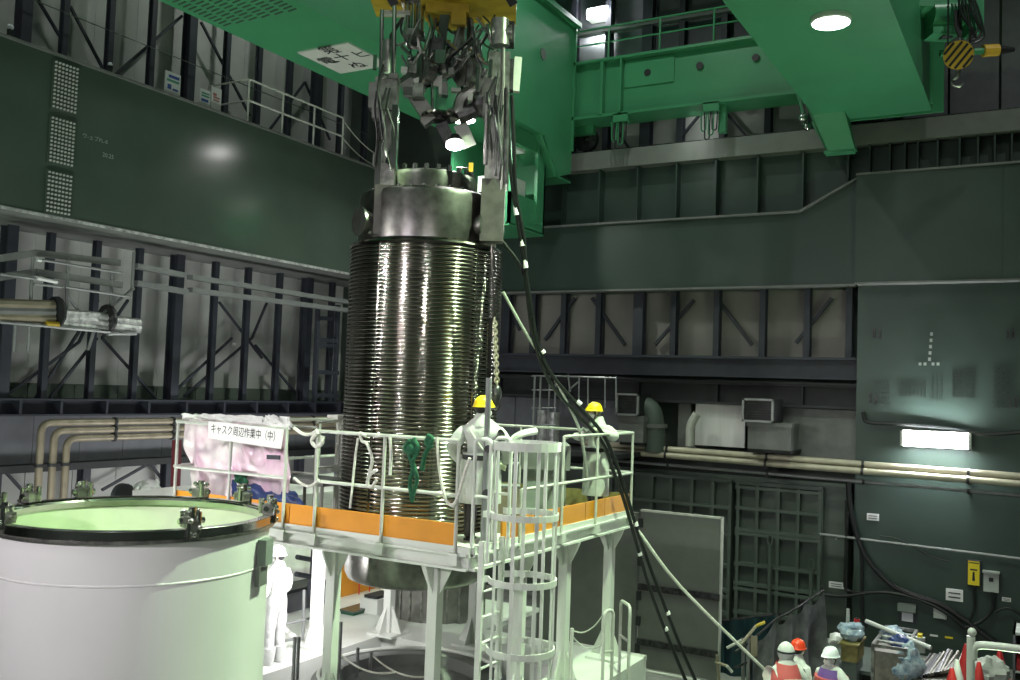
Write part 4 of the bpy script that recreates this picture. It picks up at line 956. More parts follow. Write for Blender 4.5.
rope('white_rope', [Q(294, 428), Q(303, 434), Q(311, 434), Q(317, 430)], .022, 'rope_white', 'slack white rope across the upper gap in the left rail')
rope('white_rope', [Q(318, 432), Q(312, 440), Q(316, 446), Q(322, 443), Q(323, 436)], .03, 'rope_white', 'white rope coil looped over the rail post at the gap')
rope('white_rope', [Q(294, 478), Q(302, 484), Q(310, 486), Q(319, 480)], .018, 'rope_white', 'slack white rope across the lower gap in the left rail')

# ================================================================ BOOTH BEHIND THE DRUM
cloth('white_partition', (10.2, 12.55, ZD), (15.6, 12.55, ZD), (15.6, 12.55, 4.2), (10.2, 12.55, 4.2), 40, 12, .06, 'white_sheet', 'bright white sheet partition below the platform behind the drum', 'partition', 9)
vs_ = WD(437, 610, 17.7)
vt = thing('steel_vessel', 'dark grey ribbed vessel standing behind the base deck under the cask', 'vessel', (vs_.x, vs_.y, ZD))
build('shell', MB().lathe([(.88, -.02), (.88, 1.75), (.84, 1.8), (0, 1.8)], (vs_.x, vs_.y, ZD), 48), 'stainless_dark', vt, smooth=True)
for k in range(24): build('rib', MB().tube((vs_.x+.88*cos(k*pi/12), vs_.y+.88*sin(k*pi/12), ZD), (vs_.x+.88*cos(k*pi/12), vs_.y+.88*sin(k*pi/12), ZD+1.72), .022, 6), 'worn_metal', vt, smooth=True)
of = thing('orange_panel', 'bright orange panel on the white partition below the platform', 'panel', WY(362, 580, 12.2))
a, c = WY(342, 545, 12.2), WY(381, 611, 12.2)
build('board', MB().mm((a[0], 12.15, c[2]), (c[0], 12.2, a[2])), 'orange_paint', of)
for k in range(3):
    x = a[0]+(c[0]-a[0])*(.3+.25*k); build('rail_post', MB().tube((x, 12.05, c[2]), (x, 12.05, c[2]+.9), .015, 6), 'red_plastic', of)
for h in (.45, .85): build('rail', MB().tube((a[0]+.2, 12.05, c[2]+h), (c[0]-.3, 12.05, c[2]+h-.06), .015, 6), 'red_plastic', of)
build('frame', MB().mm((a[0]-.05, 12.1, c[2]-.12), (c[0]+.05, 12.2, c[2])), 'white_paint', of)
pf = thing('pipe_stand', 'dark pipe stand with two side arms before the white partition', 'stand', WY(312, 600, 11.8))
build('upright', MB().path(bent([WY(314, 540, 11.8), WY(312, 575, 11.8), WY(309, 590, 11.8), WY(312, 604, 11.8)], .1, 3), .045, 8), 'slate_steel', pf, smooth=True)
for p0, p1 in (((297, 557), (313, 560)), ((296, 574), (313, 577))): build('side_arm', MB().tube(WY(*p0, 11.8), WY(*p1, 11.8), .045, 8), 'slate_steel', pf, smooth=True)
build('foot', MB().tube(WY(312, 604, 11.8), (WY(312, 604, 11.8)[0], 11.8, ZD-.02), .04, 8), 'slate_steel', pf)
gb_ = thing('grey_mat', 'dark grey padded mat at the foot of the white partition', 'mat', (12, 12.2, ZD))
a, c = WY(270, 597, 12.1), WY(316, 616, 12.1)
build('pad', MB().mm((a[0], 12.05, c[2]), (c[0]+.3, 12.5, a[2])), 'grey_panel', gb_); build('edge', MB().mm((a[0], 12.0, a[2]), (c[0]+.3, 12.5, a[2]+.06)), 'dark_steel', gb_)
build('base', MB().mm((a[0], 12.1, ZD-.02), (c[0]+.3, 12.5, c[2])), 'white_paint', gb_)
lc_ = thing('hose_coil', 'white hose coil lying on the lower deck behind the drum', 'hose', WY(293, 630, 10.8))
build('coil', MB().path(spline([WY(283, 628, 10.8), WY(290, 634, 10.7), WY(298, 638, 10.7), WY(305, 634, 10.8), WY(308, 630, 10.8)], 5), .05, 8), 'white_sheet', lc_, smooth=True)
build('nozzle', MB().tube(WY(307, 632, 10.8), WY(311, 629, 10.8), .04, 8), 'red_plastic', lc_)
gbx = thing('green_case', 'dark green case under the platform by the orange panel', 'case', WY(352, 617, 11.2))
a, c = WY(345, 612, 11.2), WY(364, 622, 11.2); build('body', MB().mm((a[0], 11.0, ZD-.02), (c[0], 11.3, a[2])), 'rope_green', gbx); build('lid', MB().mm((a[0]-.02, 10.98, a[2]), (c[0]+.02, 11.32, a[2]+.04)), 'steel_green', gbx)
gbx = thing('crate', 'pale tray with dark contents on the deck beside the green case', 'tray', WY(372, 618, 11.0))
a, c = WY(364, 612, 11.0), WY(383, 624, 11.0); build('tray', MB().mm((a[0], 10.7, ZD-.02), (c[0], 11.1, ZD+.25)), 'white_paint', gbx); build('contents', MB().mm((a[0]+.05, 10.75, ZD+.2), (c[0]-.05, 11.05, ZD+.3)), 'dark_steel', gbx)

# ================================================================ HOSES AND TAG LINES from the grapple to the floor at right
def DH(py): return 13.4+max(0, py-110)*0.0034
def hose(nm, pix, r, m, label, tape):
    t = thing(nm, label, 'hose', WD(pix[-1][0], pix[-1][1], DH(pix[-1][1])))
    build('hose_body', MB().path(spline([WD(x, y, DH(y)) for x, y in pix], 6), r, 8), m, t, smooth=True)
    for (x, y, dx, dy) in tape:
        build('tape_band', MB().tube(WD(x-dx, y-dy, DH(y)), WD(x+dx, y+dy, DH(y)), r*1.25, 8), 'white_sheet', t, smooth=True)
    return t
hose('black_hose', [(507, 95), (509, 150), (513, 190), (517, 215), (523, 255), (530, 300), (538, 345), (552, 375), (575, 402), (600, 430), (613, 455), (625, 490), (639, 535), (658, 588), (678, 640), (704, 700)], .030, 'rubber', 'taped black hose sagging from the grapple past the worker, upper of the pair', [(516, 210, .6, 5), (525, 262, 1, 6), (636, 524, .6, 2), (668, 613, .6, 1.5), (543, 352, 1, 1.5), (579, 403, 2, 1.6)])
hose('black_hose', [(512, 95), (514, 150), (516, 195), (524, 240), (527, 290), (534, 340), (550, 382), (578, 415), (602, 442), (613, 470), (624, 500), (637, 545), (652, 595), (669, 640), (694, 700)], .030, 'rubber', 'black hose close beside the taped one, ending lower left of it at the floor', [(522, 243, .5, 3), (640, 554, .6, 1.5), (666, 629, .6, 1.5)])
def line(pix, r, m, label, dd=0.0):
    return solo('tag_line', MB().path(spline([WD(x, y, DH(y)+dd) for x, y in pix], 4), r, 7), m, label, 'rope', smooth=True)
line([(503, 292), (524, 330), (548, 368), (570, 408), (580, 432), (585, 460), (587, 480)], .024, 'rope_grey', 'straight grey tag line slanting down to the worker at the right rail')
line([(501, 240), (518, 262), (524, 275)], .03, 'rubber', 'short black cable joining the hoses right of the cask top')
line([(637, 529), (681, 587), (765, 670), (790, 695)], .026, 'rope_white', 'taut white line from the platform corner down to the floor at right')
# ================================================================ PEOPLE
def skinmesh(nodes, edges, root, sub=2):
    """nodes: name -> (x,y,z,r); returns verts, faces of a skinned, subdivided surface"""
    me = bpy.data.meshes.new('s'); idx = {k: i for i, k in enumerate(nodes)}
    me.from_pydata([n[:3] for n in nodes.values()], [(idx[a], idx[b]) for a, b in edges], [])
    o = bpy.data.objects.new('s', me); COL.objects.link(o)
    sm = o.modifiers.new('skin', 'SKIN'); sm.branch_smoothing = 0.6
    for k, n in nodes.items():
        d = me.skin_vertices[0].data[idx[k]]; d.radius = (n[3], n[4] if len(n) > 4 else n[3]); d.use_root = (k == root)
    ss = o.modifiers.new('sub', 'SUBSURF'); ss.levels = sub; ss.render_levels = sub
    dg = bpy.context.evaluated_depsgraph_get(); dg.update()
    m2 = bpy.data.meshes.new_from_object(o.evaluated_get(dg))
    vs = [v.co.copy() for v in m2.vertices]; fs = [tuple(p.vertices) for p in m2.polygons]
    bpy.data.objects.remove(o); bpy.data.meshes.remove(me); bpy.data.meshes.remove(m2)
    return vs, fs
BASE = dict(pelvis=(0, 0, .93, .165), waist=(0, 0, 1.08, .16), chest=(0, 0, 1.27, .175), top=(0, 0, 1.41, .13), neck=(.01, 0, 1.50, .062), head=(.025, 0, 1.60, .088), crown=(.03, 0, 1.665, .07),
    shl=(0, .19, 1.39, .085), ell=(-.03, .26, 1.12, .07), wrl=(.06, .25, .88, .05),
    shr=(0, -.19, 1.39, .085), elr=(-.03, -.26, 1.12, .07), wrr=(.06, -.25, .88, .05),
    hil=(0, .10, .86, .125), knl=(.02, .11, .48, .09), anl=(-.01, .11, .12, .075),
    hir=(0, -.10, .86, .125), knr=(.02, -.11, .48, .09), anr=(-.01, -.11, .12, .075))
EDG = [('pelvis', 'waist'), ('waist', 'chest'), ('chest', 'top'), ('top', 'neck'), ('neck', 'head'), ('head', 'crown'), ('top', 'shl'), ('shl', 'ell'), ('ell', 'wrl'), ('top', 'shr'), ('shr', 'elr'), ('elr', 'wrr'),
    ('pelvis', 'hil'), ('hil', 'knl'), ('knl', 'anl'), ('pelvis', 'hir'), ('hir', 'knr'), ('knr', 'anr')]
def hand(mb_nodes, wr, el, side, curl):
    """a palm with four unequal fingers and a thumb from its side"""
    wr, el = Vector(wr[:3]), Vector(el[:3]); d = (wr-el).normalized()
    n = Vector((-1, 0, 0)) if abs(d.x) < .8 else Vector((0, 0, 1))
    s = d.cross(n).normalized(); n = s.cross(d).normalized()
    mbs = []
    palm = MB(); c = wr+d*.055; palm.ball(c, (.055, .044, .022), 12, 8, ax=[d, s, n]); mbs.append(palm)
    for k, (off, L) in enumerate(((-.03, .062), (-.01, .075), (.01, .07), (.03, .055))):
        p0 = wr+d*.095+s*off; p1 = p0+d*(L*.45)*cos(curl*.4)-n*(L*.45)*sin(curl*.4); p2 = p1+d*(L*.35)*cos(curl)-n*(L*.35)*sin(curl); p3 = p2+d*(L*.25)*cos(curl*1.6)-n*(L*.25)*sin(curl*1.6)
        mbs.append(MB().path([p0-d*.02, p0, p1, p2, p3], [.011, .011, .010, .009, .007], 7))
    t0 = wr+d*.04-s*.04*side; mbs.append(MB().path([t0+s*.02*side, t0, t0+d*.03-s*.022*side-n*.01, t0+d*.058-s*.02*side-n*.025], [.013, .013, .011, .008], 7))
    out = MB()
    for m in mbs: out.add(m.v, m.f)
    return out
def person(label, loc, head_, pose={}, helmet='helmet_yellow', suit='suit', boots='black', tall=1.0, gloves='glove', curl=.7, turn=0.0, extras=(), hood=False, belt=True, group=None, boot_h=.17, headshift=(0, 0, 0)):
    J = dict(BASE); J.update(pose)
    c_, s_ = cos(head_), sin(head_); loc = Vector(loc)
    def W(v): v = Vector(v[:3]); return loc+Vector((v.x*c_-v.y*s_, v.x*s_+v.y*c_, v.z))*tall
    def TW(mb): mb.v = [W(v) for v in mb.v]; return mb
    t = thing('person', label, 'person', loc, group)
    vs, fs = skinmesh(J, EDG, 'pelvis')
    for v in vs:   # loose cloth folds
        if v.z < 1.46: 
            k = .012*noise.noise(v*9)+.008*noise.noise(v*Vector((1, 1, 1)).length*11)
            v += Vector((v.x, v.y, 0)).normalized()*k if v.length > .1 else Vector()
    mb = TW(MB().add(vs, fs))
    hx = Vector(J['head'][:3]); 
    body = build('body', mb, [suit, 'skin'], t, smooth=True, sharp=3)
    hz_ = W(hx).z
    for p in body.data.polygons:
        cl = body.data.vertices[p.vertices[0]].co + t.location
        lx = (cl-loc).dot(Vector((c_, s_, 0)))/tall
        if cl.z > hz_-.11 and lx > hx.x+.03: p.material_index = 1
    # head items turn with the head
    ct, st = cos(turn), sin(turn)
    def HT(mb):
        for i, v in enumerate(mb.v):
            q = v-hx; mb.v[i] = hx+Vector((q.x*ct-q.y*st, q.x*st+q.y*ct, q.z))
        return TW(mb)
    h = hx
    # face: nose, eyes, mask and ears
    b = MB(); 
    build('face_mask', HT(MB().ball(h+Vector((.062, 0, -.055)), (.062, .062, .055), 14, 10)), 'white_sheet', t, smooth=True)
    build('nose', HT(MB().ball(h+Vector((.105, 0, -.01)), (.018, .014, .025), 8, 6)), 'skin', t, smooth=True)
    for s in (-1, 1):
        build('eye', HT(MB().ball(h+Vector((.092, .033*s, .012)), (.012, .015, .009), 8, 6)), 'ink', t, smooth=True)
        if not hood: build('ear', HT(MB().ball(h+Vector((0, .092*s, -.005)), (.02, .012, .032), 8, 6)), 'skin', t, smooth=True)
    if hood:
        build('hood', HT(MB().ball(h+Vector((-.012, 0, .0)), (.115, .112, .14), 18, 14)), suit, t, smooth=True)
        build('strap', HT(MB().lathe([(.11, -.014), (.1175, -.012), (.1175, .012), (.11, .014)], h+Vector((-.012, 0, .015)), 24)), 'slate_steel', t, smooth=True)
    else:
        build('hair', HT(MB().ball(h+Vector((-.025, 0, .02)), (.090, .092, .094), 14, 10)), 'black', t, smooth=True)
    build('collar', TW(MB().lathe([(.14, 1.385), (.13, 1.42), (.105, 1.47), (.088, 1.52), (.080, 1.53), (.072, 1.515)], (0, 0, 0), 24)), suit, t, smooth=True)
    if helmet:
        hm = MB().lathe([(0, .125), (.04, .122), (.075, .105), (.100, .068), (.112, .02), (.115, 0), (.126, -.005), (.125, -.012), (.108, -.008)], h+Vector((0, 0, .03)), 28)
        for i, v in enumerate(hm.v):
            q = v-h; hm.v[i] = h+Vector((q.x*1.14+(.025 if q.z < .05 and q.x > .1 else 0), q.y*.98, q.z))
        ho = build('helmet', HT(hm), helmet, t, smooth=True, sharp=1.2)
        build('ridge', HT(MB().path([h+Vector((.125*cos(a), 0, .03+.125*sin(a))) for a in [radians(35+110*k/8) for k in range(9)]], .014, 6)), helmet, ho, smooth=True)
        build('chin_strap', HT(MB().path([h+Vector((.02, s*.107*cos(a), .03-.15*sin(a))) for s, a in [(1, radians(90*k/6)) for k in range(6)]+[(-1, radians(90-90*k/6)) for k in range(7)]], .008, 5)), 'black', ho)
    for s, wn, en in ((1, 'wrl', 'ell'), (-1, 'wrr', 'elr')):
        build('glove', TW(hand(None, J[wn], J[en], s, curl)), gloves, t, smooth=True, sharp=2)
    for s, an, kn in ((1, 'anl', 'knl'), (-1, 'anr', 'knr')):
        a = Vector(J[an][:3]); k = Vector(J[kn][:3])
        bm_ = MB().path([a+(k-a).normalized()*(boot_h-.02), a+(k-a).normalized()*(boot_h*.5), a, a-Vector((0, 0, .07))], [J[an][3]+.024, J[an][3]+.02, J[an][3]+.004, .062], 14)
        bm_.ball(Vector((a.x+.06, a.y, .045)), (.135, .055, .06), 14, 8); bm_.box((a.x+.05, a.y, .012), (.25, .1, .024))
        build('boot', TW(bm_), boots, t, smooth=True, sharp=1)
    if belt:
        wz = (J['pelvis'][2]+J['waist'][2])/2+.01
        wx = (J['pelvis'][0]+J['waist'][0])/2; wy = (J['pelvis'][1]+J['waist'][1])/2
        bw_ = max(.185, J['waist'][3]+.035)
        bt = build('belt', TW(MB().lathe([(.160, -.03), (bw_, -.03), (bw_, .03), (.160, .03)], (wx, wy, wz), 28)), 'black', t, smooth=True)
        build('pouch', TW(MB().box((wx-.04, wy-.19, wz-.06), (.1, .06, .14))), 'black', bt)
    for nm, mb, m in extras:
        build(nm, TW(mb), m, t, smooth=True, sharp=.8)
    return t
def vestmb(z0, z1, rx, ry, taper=.12):
    mb = MB(); n = 28; rows = 6; vs = []; fs = []
    for j in range(rows+1):
        z = z0+(z1-z0)*j/rows; f = 1-taper*max(0, (j-rows*.6)/(rows*.4))
        for i in range(n): a = 2*pi*i/n; vs.append((rx*f*cos(a), ry*f*sin(a), z))
    for j in range(rows):
        for i in range(n): fs.append((j*n+i, j*n+(i+1) % n, (j+1)*n+(i+1) % n, (j+1)*n+i))
    return mb.add(vs, fs)

# worker with back turned at the ladder gap
p1 = Vector((10.27, 6.22, ZP))
coat = vestmb(.46, 1.06, .215, .255)
for i, v in enumerate(coat.v):
    k = (1.08-v.z)/.58; coat.v[i] = Vector((v.x*(1+.12*k), v.y*(1+.05*k), v.z))
harness = MB().path([Vector((-.2, .1, 1.35)), Vector((-.215, 0, 1.2)), Vector((-.19, -.12, 1.06))], .012, 6)
person('person in pale coverall and yellow helmet standing with back turned beside the cask', p1, YAW+radians(-12), tall=1.03,
    pose=dict(ell=(-.05, .37, 1.10, .088), wrl=(.10, .27, .92, .056), elr=(-.02, -.35, 1.10, .085), wrr=(.16, -.26, .93, .054), shl=(-.01, .20, 1.35, .115), shr=(-.01, -.20, 1.35, .115), chest=(-.01, 0, 1.24, .23), waist=(0, 0, 1.07, .195), pelvis=(0, 0, .93, .19),
        knl=(.02, .11, .48, .075), anl=(-.01, .11, .12, .062), knr=(.02, -.11, .48, .075), anr=(-.01, -.11, .12, .062)),
    boot_h=.44, turn=radians(-38), extras=[('coat_skirt', coat, 'suit'), ('harness_strap', harness, 'rail_white')])
# worker at the right rail holding the hose
p2 = Vector((13.73, 6.19, ZP))
apron = vestmb(.30, 1.06, .205, .24)
person('person in pale coverall and yellow helmet at the right rail holding the black hose', p2, YAW+radians(105), tall=1.0,
    pose=dict(ell=(-.20, .34, 1.20, .10), wrl=(.07, .30, 1.31, .062), shl=(-.02, .215, 1.37, .115), shr=(-.02, -.215, 1.37, .11), elr=(.12, -.30, 1.18, .085), wrr=(.34, -.2, 1.2, .055), head=(.06, .02, 1.59, .088), crown=(.075, .02, 1.655, .07), chest=(0, 0, 1.25, .20), waist=(0, 0, 1.07, .19), pelvis=(0, 0, .93, .185)),
    extras=[('coat_skirt', apron, 'suit'), ('chest_strap', MB().path([Vector((.1, .16, 1.42)), Vector((.21, .08, 1.25)), Vector((.21, -.02, 1.1))], .013, 6), 'pipe_grey')], boot_h=.3, curl=1.3)
# worker behind the drum
person('person in white coverall and white helmet half hidden behind the drum', tuple(WZ(279, 547, ZD-.02+1.74).xy)+(ZD-.02,), YAW+radians(60), helmet='helmet_white', suit='suit_white', gloves='white_sheet', tall=1.0,
    pose=dict(ell=(-.02, .27, 1.1, .075), wrl=(.18, .22, .95, .052), elr=(.04, -.29, 1.1, .075), wrr=(.2, -.2, .95, .05)), turn=radians(40), boots='suit_white', belt=False)
# three at the lower right
rv = vestmb(1.0, 1.475, .222, .20, .34)
tv, tf = textmesh('作業班', .075)
txt = MB().add([Vector((-.242, -q.x, 1.25+q.y)) for q in tv], tf)
wp_ = MB().box((-.226, 0, 1.25), (.02, .25, .13))
pA = WD(788, 0, 13.3); pA = Vector((pA.x, pA.y, .62))
def at_floor(px_, dep, z): 
    q = WD(px_, 640, dep); return Vector((q.x, q.y, z))
person('person in white hooded suit with red vest, seen from behind at the bottom right', at_floor(787, 13.2, .80), YAW+radians(8), helmet=None, hood=True, suit='suit_white', gloves='suit_white', belt=False, tall=1.05, turn=radians(-15),
    pose=dict(shl=(0, .2, 1.37, .10), shr=(0, -.2, 1.37, .10), chest=(0, 0, 1.27, .18)), extras=[('vest', rv, 'vest_red'), ('vest_panel', wp_, 'sign_grey'), ('vest_lettering', txt, 'slate_steel')], group=None)
person('person in white suit and red helmet partly hidden behind the red vest', at_floor(797, 13.9, .80), YAW+radians(-60), helmet='helmet_red', suit='suit_white', gloves='suit_white', belt=False, tall=.965, turn=radians(20),
    pose=dict(ell=(-.02, .28, 1.12, .08), wrl=(.14, .22, .92, .052)))
pv = vestmb(.98, 1.45, .215, .225, .3)
person('person in white suit and white helmet with purple and orange vest at the bottom right', at_floor(832, 13.5, .80), YAW+radians(125), helmet='helmet_white', suit='suit_white', gloves='suit_white', belt=False, tall=.975,
    pose=dict(ell=(-.05, .28, 1.12, .085), wrl=(.12, .24, .92, .052), shl=(0, .2, 1.37, .1)), extras=[('vest', pv, 'purple'), ('vest_stripe', MB().lathe([(.2, -.03), (.24, -.03), (.24, .03), (.2, .03)], (0, 0, 1.18), 24), 'orange_paint'), ('vest_stripe', MB().lathe([(.2, -.04), (.242, -.04), (.242, .04), (.2, .04)], (0, 0, 1.29), 24), 'vest_red')])
# ================================================================ THINGS ON THE RIGHT WALL
tl = thing('tube_lamp', 'bright white fluorescent batten lamp on the dark green wall at right', 'lamp', (24.6, 2.31, 5.1))
y0, y1, zc = 3.08, 1.6, WX(938, 441, 24.6)[2]
build('tray', MB().mm((24.74, y1, zc-.16), (25.0, y0, zc+.22)), 'rail_white', tl)
for dz_ in (.10, -.10): build('tube', MB().tube((24.66, y0-.03, zc+dz_+.02), (24.66, y1+.03, zc+dz_+.02), .075, 12), 'tube_glow', tl)
for y in (y0, y1): build('end_cap', MB().mm((24.58, y-.03, zc-.16), (24.76, y+.03, zc+.2)), 'rail_white', tl)
wl2 = thing('wall_lamp', 'white lamp shining high on the dark wall above the end beam', 'lamp', WX(597, 13, 25.5))
q = WX(597, 13, 25.5); build('lens', MB().tube((25.5, q.y+.28, q.z), (25.5, q.y-.28, q.z), .12, 12), 'tube_glow', wl2); wlx = area('wall_lamp_light', (25.62, q.y, q.z-.3), (25.75, q.y-1, 13), .25, 130, (.95, 1, .95)); build('housing', MB().mm((25.52, q.y-.35, q.z-.14), (25.92, q.y+.35, q.z+.2)), 'white_paint', wl2)
ct = thing('cable_tray', 'long pale cable tray high on the wall above the crane end beam', 'tray', WX(650, 22, 25.6))
build('tray', MB().bar(WX(540, 42, 25.6), WX(760, 6, 25.6), .25, .1), 'soffit_grey', ct); build('tray_rail', MB().bar(WX(575, 33, 25.5), WX(650, 21, 25.5), .05, .05), 'aluminium', ct)

def wallpipe(z0, r, m, label, x=24.6, ya=11.5, yb=-3, clampm='gun_metal', dzy=0.012):
    """dzy: fall per metre"""
    t = thing('service_pipe', label, 'pipe', (x, 4, z0))
    build('pipe', MB().tube((x, ya, z0+ (ya-4)*dzy), (x, yb, z0+(yb-4)*dzy), r, 12), m, t, smooth=True)
    for y in (9.0, 6.3, 3.95, 1.62, -.5): build('pipe_clamp', MB().mm((x-r-.02, y-.03, z0+(y-4)*dzy-r-.02), (25.3, y+.03, z0+(y-4)*dzy+r+.02)) if False else MB().tube((x, y-.03, z0+(y-4)*dzy), (x, y+.03, z0+(y-4)*dzy), r+.02, 10), clampm, t)
    for y in (6.3, 1.62, 9.0): build('bracket', MB().mm((x, y-.03, z0+(y-4)*dzy-r-.05), (24.99 if y < 4.2 else 25.28, y+.03, z0+(y-4)*dzy-r)), clampm, t)
    return t
zP = WX(860, 463, 24.6)[2]
wallpipe(zP-.03, .085, 'pipe_cream', 'upper cream pipe of the pair running along the right wall', 24.62)
wallpipe(WX(860, 471, 24.5)[2], .08, 'pipe_cream', 'lower cream pipe of the pair running along the right wall', 24.5)
wallpipe(WX(860, 482, 24.6)[2], .04, 'pipe_grey', 'thin grey pipe just below the cream pair on the right wall', 24.7)
hr = thing('hand_rail', 'thin grey handrail tube low on the right wall under the pipes', 'railing', (24.8, 2.5, 2.6))
build('tube', MB().tube(WX(820, 534, 24.85), (24.85, -2, 2.5), .035, 8), 'pipe_grey', hr, smooth=True)
for y in (4.6, 2.5, .5): build('bracket', MB().mm((24.85, y-.02, 2.55), (25.0, y+.02, 2.6)), 'pipe_grey', hr)

def fan(p0, p1, b0, b1, label):
    a, c = WX(*p0, 23.9), WX(*p1, 23.9); y0, y1, z0, z1 = a.y, c.y, c.z, a.z
    e0, e1 = WX(*b0, 24.1), WX(*b1, 24.1)
    t = thing('fan_unit', label, 'fan unit', ((24.3), (y0+y1)/2, e1.z))
    build('housing', MB().mm((23.98, y1, z0), (24.9, y0, z1)), 'dark_steel', t)
    f = MB(); w_ = .05
    f.mm((23.9, y1, z0), (23.98, y1+w_, z1)); f.mm((23.9, y0-w_, z0), (23.98, y0, z1)); f.mm((23.9, y1, z0), (23.98, y0, z0+w_)); f.mm((23.9, y1, z1-w_), (23.98, y0, z1))
    fr = build('inlet_frame', f, 'pipe_grey', t); g_ = MB()
    for k in range(1, 9): g_.mm((23.93, y1, z0+(z1-z0)*k/9-.006), (23.95, y0, z0+(z1-z0)*k/9+.006))
    build('inlet_slat', g_, 'gun_metal', fr)
    build('plinth', MB().mm((24.1, e1.y, e1.z), (25.0, e0.y, e0.z)), 'soffit_grey', t)
    build('plinth_top', MB().mm((24.05, e1.y-.03, e0.z), (25.0, e0.y+.03, z0)), 'soffit_grey', t)
    build('wall_bracket', MB().mm((24.2, e1.y, e1.z-.08), (25.4, e0.y, e1.z)), 'dark_steel', t)
    return t
fan((616, 393), (638, 416), (619, 421), (643, 443), 'square fan unit with dark inlet on pale plinth, nearest the worker at the rail')
fan((742, 398), (773, 423), (748, 426), (790, 451), 'square fan unit with dark inlet on pale plinth, right of the bright panel')
# duct elbow beside the first fan
du = thing('air_duct', 'bent dark green air duct beside the fan unit near the worker', 'duct', WX(650, 425, 24.6))
build('elbow', MB().path(bent([WX(636, 405, 24.6), WX(652, 408, 24.6), WX(655, 430, 24.6), WX(655, 452, 24.6)], .35, 5), .28, 16), 'steel_green_matt', du, smooth=True)
build('flange', MB().tube(WX(655, 424, 24.6), WX(655, 428, 24.6), .33, 16), 'soffit_grey', du)
du = thing('air_duct', 'pale curved duct piece at the left edge of the bright panel', 'duct', WX(692, 430, 24.9))
build('elbow', MB().path(bent([WX(690, 450, 24.9), WX(690, 425, 24.9), WX(697, 414, 24.9)], .2, 4), .12, 12), 'rail_white', du, smooth=True); build('collar', MB().tube(WX(690, 446, 24.9), WX(690, 450, 24.9), .16, 12), 'soffit_grey', du)
# scaffold and rails behind the platform
sf = thing('scaffold_frame', 'grey pipe scaffold frame standing against the right wall behind the platform', 'scaffold', (23, 12, 4))
b0_ = WX(533, 450, 23); 
for px_ in (534, 540, 545, 553): build('upright', MB().tube((23+.12*(px_ % 3), WX(px_, 400, 23).y, 4.4), (23+.12*(px_ % 3), WX(px_, 400, 23).y, WX(px_, 376, 23).z), .03, 6), 'pipe_grey', sf)
for py in (376, 390, 408, 425): build('cross_tube', MB().tube(WX(532, py, 23.1), WX(556, py, 23.1), .025, 6), 'pipe_grey', sf)
for (p, q) in (((556, 376), (616, 378)), ((568, 374), (570, 392)), ((569, 390), (578, 382))): build('cross_tube', MB().tube(WX(*p, 23.1), WX(*q, 23.1), .025, 6), 'pipe_grey', sf)
for px_ in (579, 588, 605, 616): build('upright', MB().tube(WX(px_, 376, 23.1), WX(px_, 408, 23.1), .022, 6), 'pipe_grey', sf)
build('base_deck', MB().mm((22.9, 9.7, 4.3), (25.3, 13.2, 4.42)), 'dark_steel', sf)
for (px_, py0, which) in ((543, 411, 'left'), (554, 413, 'right')):
    q = WX(px_, py0, 23.4)
    tag(build('metal_can', MB().tube((23.4, q.y, 4.42), (23.4, q.y, q.z), .16, 14).tube((23.4, q.y, q.z), (23.4, q.y, q.z+.02), .17, 14), 'aluminium', None, smooth=True), 'small pale metal can on the scaffold deck, %s of two' % which, 'can')
# ---- boxes, labels and cables low on the wall
def wbox(nm, px0, py0, px1, py1, m, label, cat, d=.12, extra=None):
    a, c = WX(px0, py0, 25.0), WX(px1, py1, 25.0)
    t = thing(nm, label, cat, (25.0, (a.y+c.y)/2, c.z))
    build('case', MB().mm((25.0-d, c.y, c.z), (25.0, a.y, a.z)), m, t)
    if extra: extra(t, a, c, d)
    return t
def yel(t, a, c, d):
    h = a.z-c.z; ym = (a.y+c.y)/2; w_ = a.y-c.y
    build('face', MB().mm((24.99-d, c.y+.1*w_, c.z+.03*h), (25-d, a.y-.1*w_, c.z+.97*h)), 'yellow_sign', t)
    build('emblem', MB().mm((24.985-d, ym-.25*w_, c.z+.6*h), (24.99-d, ym+.25*w_, c.z+.66*h)).prism([(24.985-d, ym-.1*w_, c.z+.2*h), (24.985-d, ym+.1*w_, c.z+.2*h), (24.985-d, ym+.07*w_, c.z+.55*h), (24.985-d, ym-.07*w_, c.z+.55*h)], (.004, 0, 0)).mm((24.985-d, c.y+.15*w_, c.z+.88*h), (24.99-d, a.y-.15*w_, c.z+.92*h)), 'dark_steel', t)
wbox('call_box', 967, 559, 981, 586, 'slate_steel', 'dark framed box with yellow face low on the right wall', 'box', .1, yel)
def gry(t, a, c, d):
    h = a.z-c.z; w_ = a.y-c.y; ym = (a.y+c.y)/2
    build('window', MB().mm((24.985-d, ym-.15*w_, c.z+.55*h), (25-d, ym+.15*w_, c.z+.75*h)), 'dark_steel', t); build('hood', MB().mm((24.9-d, c.y-.02, a.z), (25, a.y+.02, a.z+.03)), 'box_grey', t)
wbox('switch_box', 984, 571, 999, 592, 'box_grey', 'pale grey switch box with dark window beside the yellow box', 'box', .16, gry)
wbox('junction_box', 899, 602, 916, 612, 'olive_box', 'olive hooded junction box above a white paper on the wall', 'box', .14, lambda t, a, c, d: build('lid', MB().mm((24.97-d, c.y-.01, c.z), (25-d, a.y+.01, a.z)), 'olive_box', t))
wbox('paper_notice', 902, 612, 913, 622, 'helmet_white', 'white paper notice under the olive junction box', 'notice', .03, lambda t, a, c, d: build('frame', MB().mm((24.99, c.y-.08, c.z-.03), (25, a.y+.08, a.z+.02)), 'slate_steel', t))
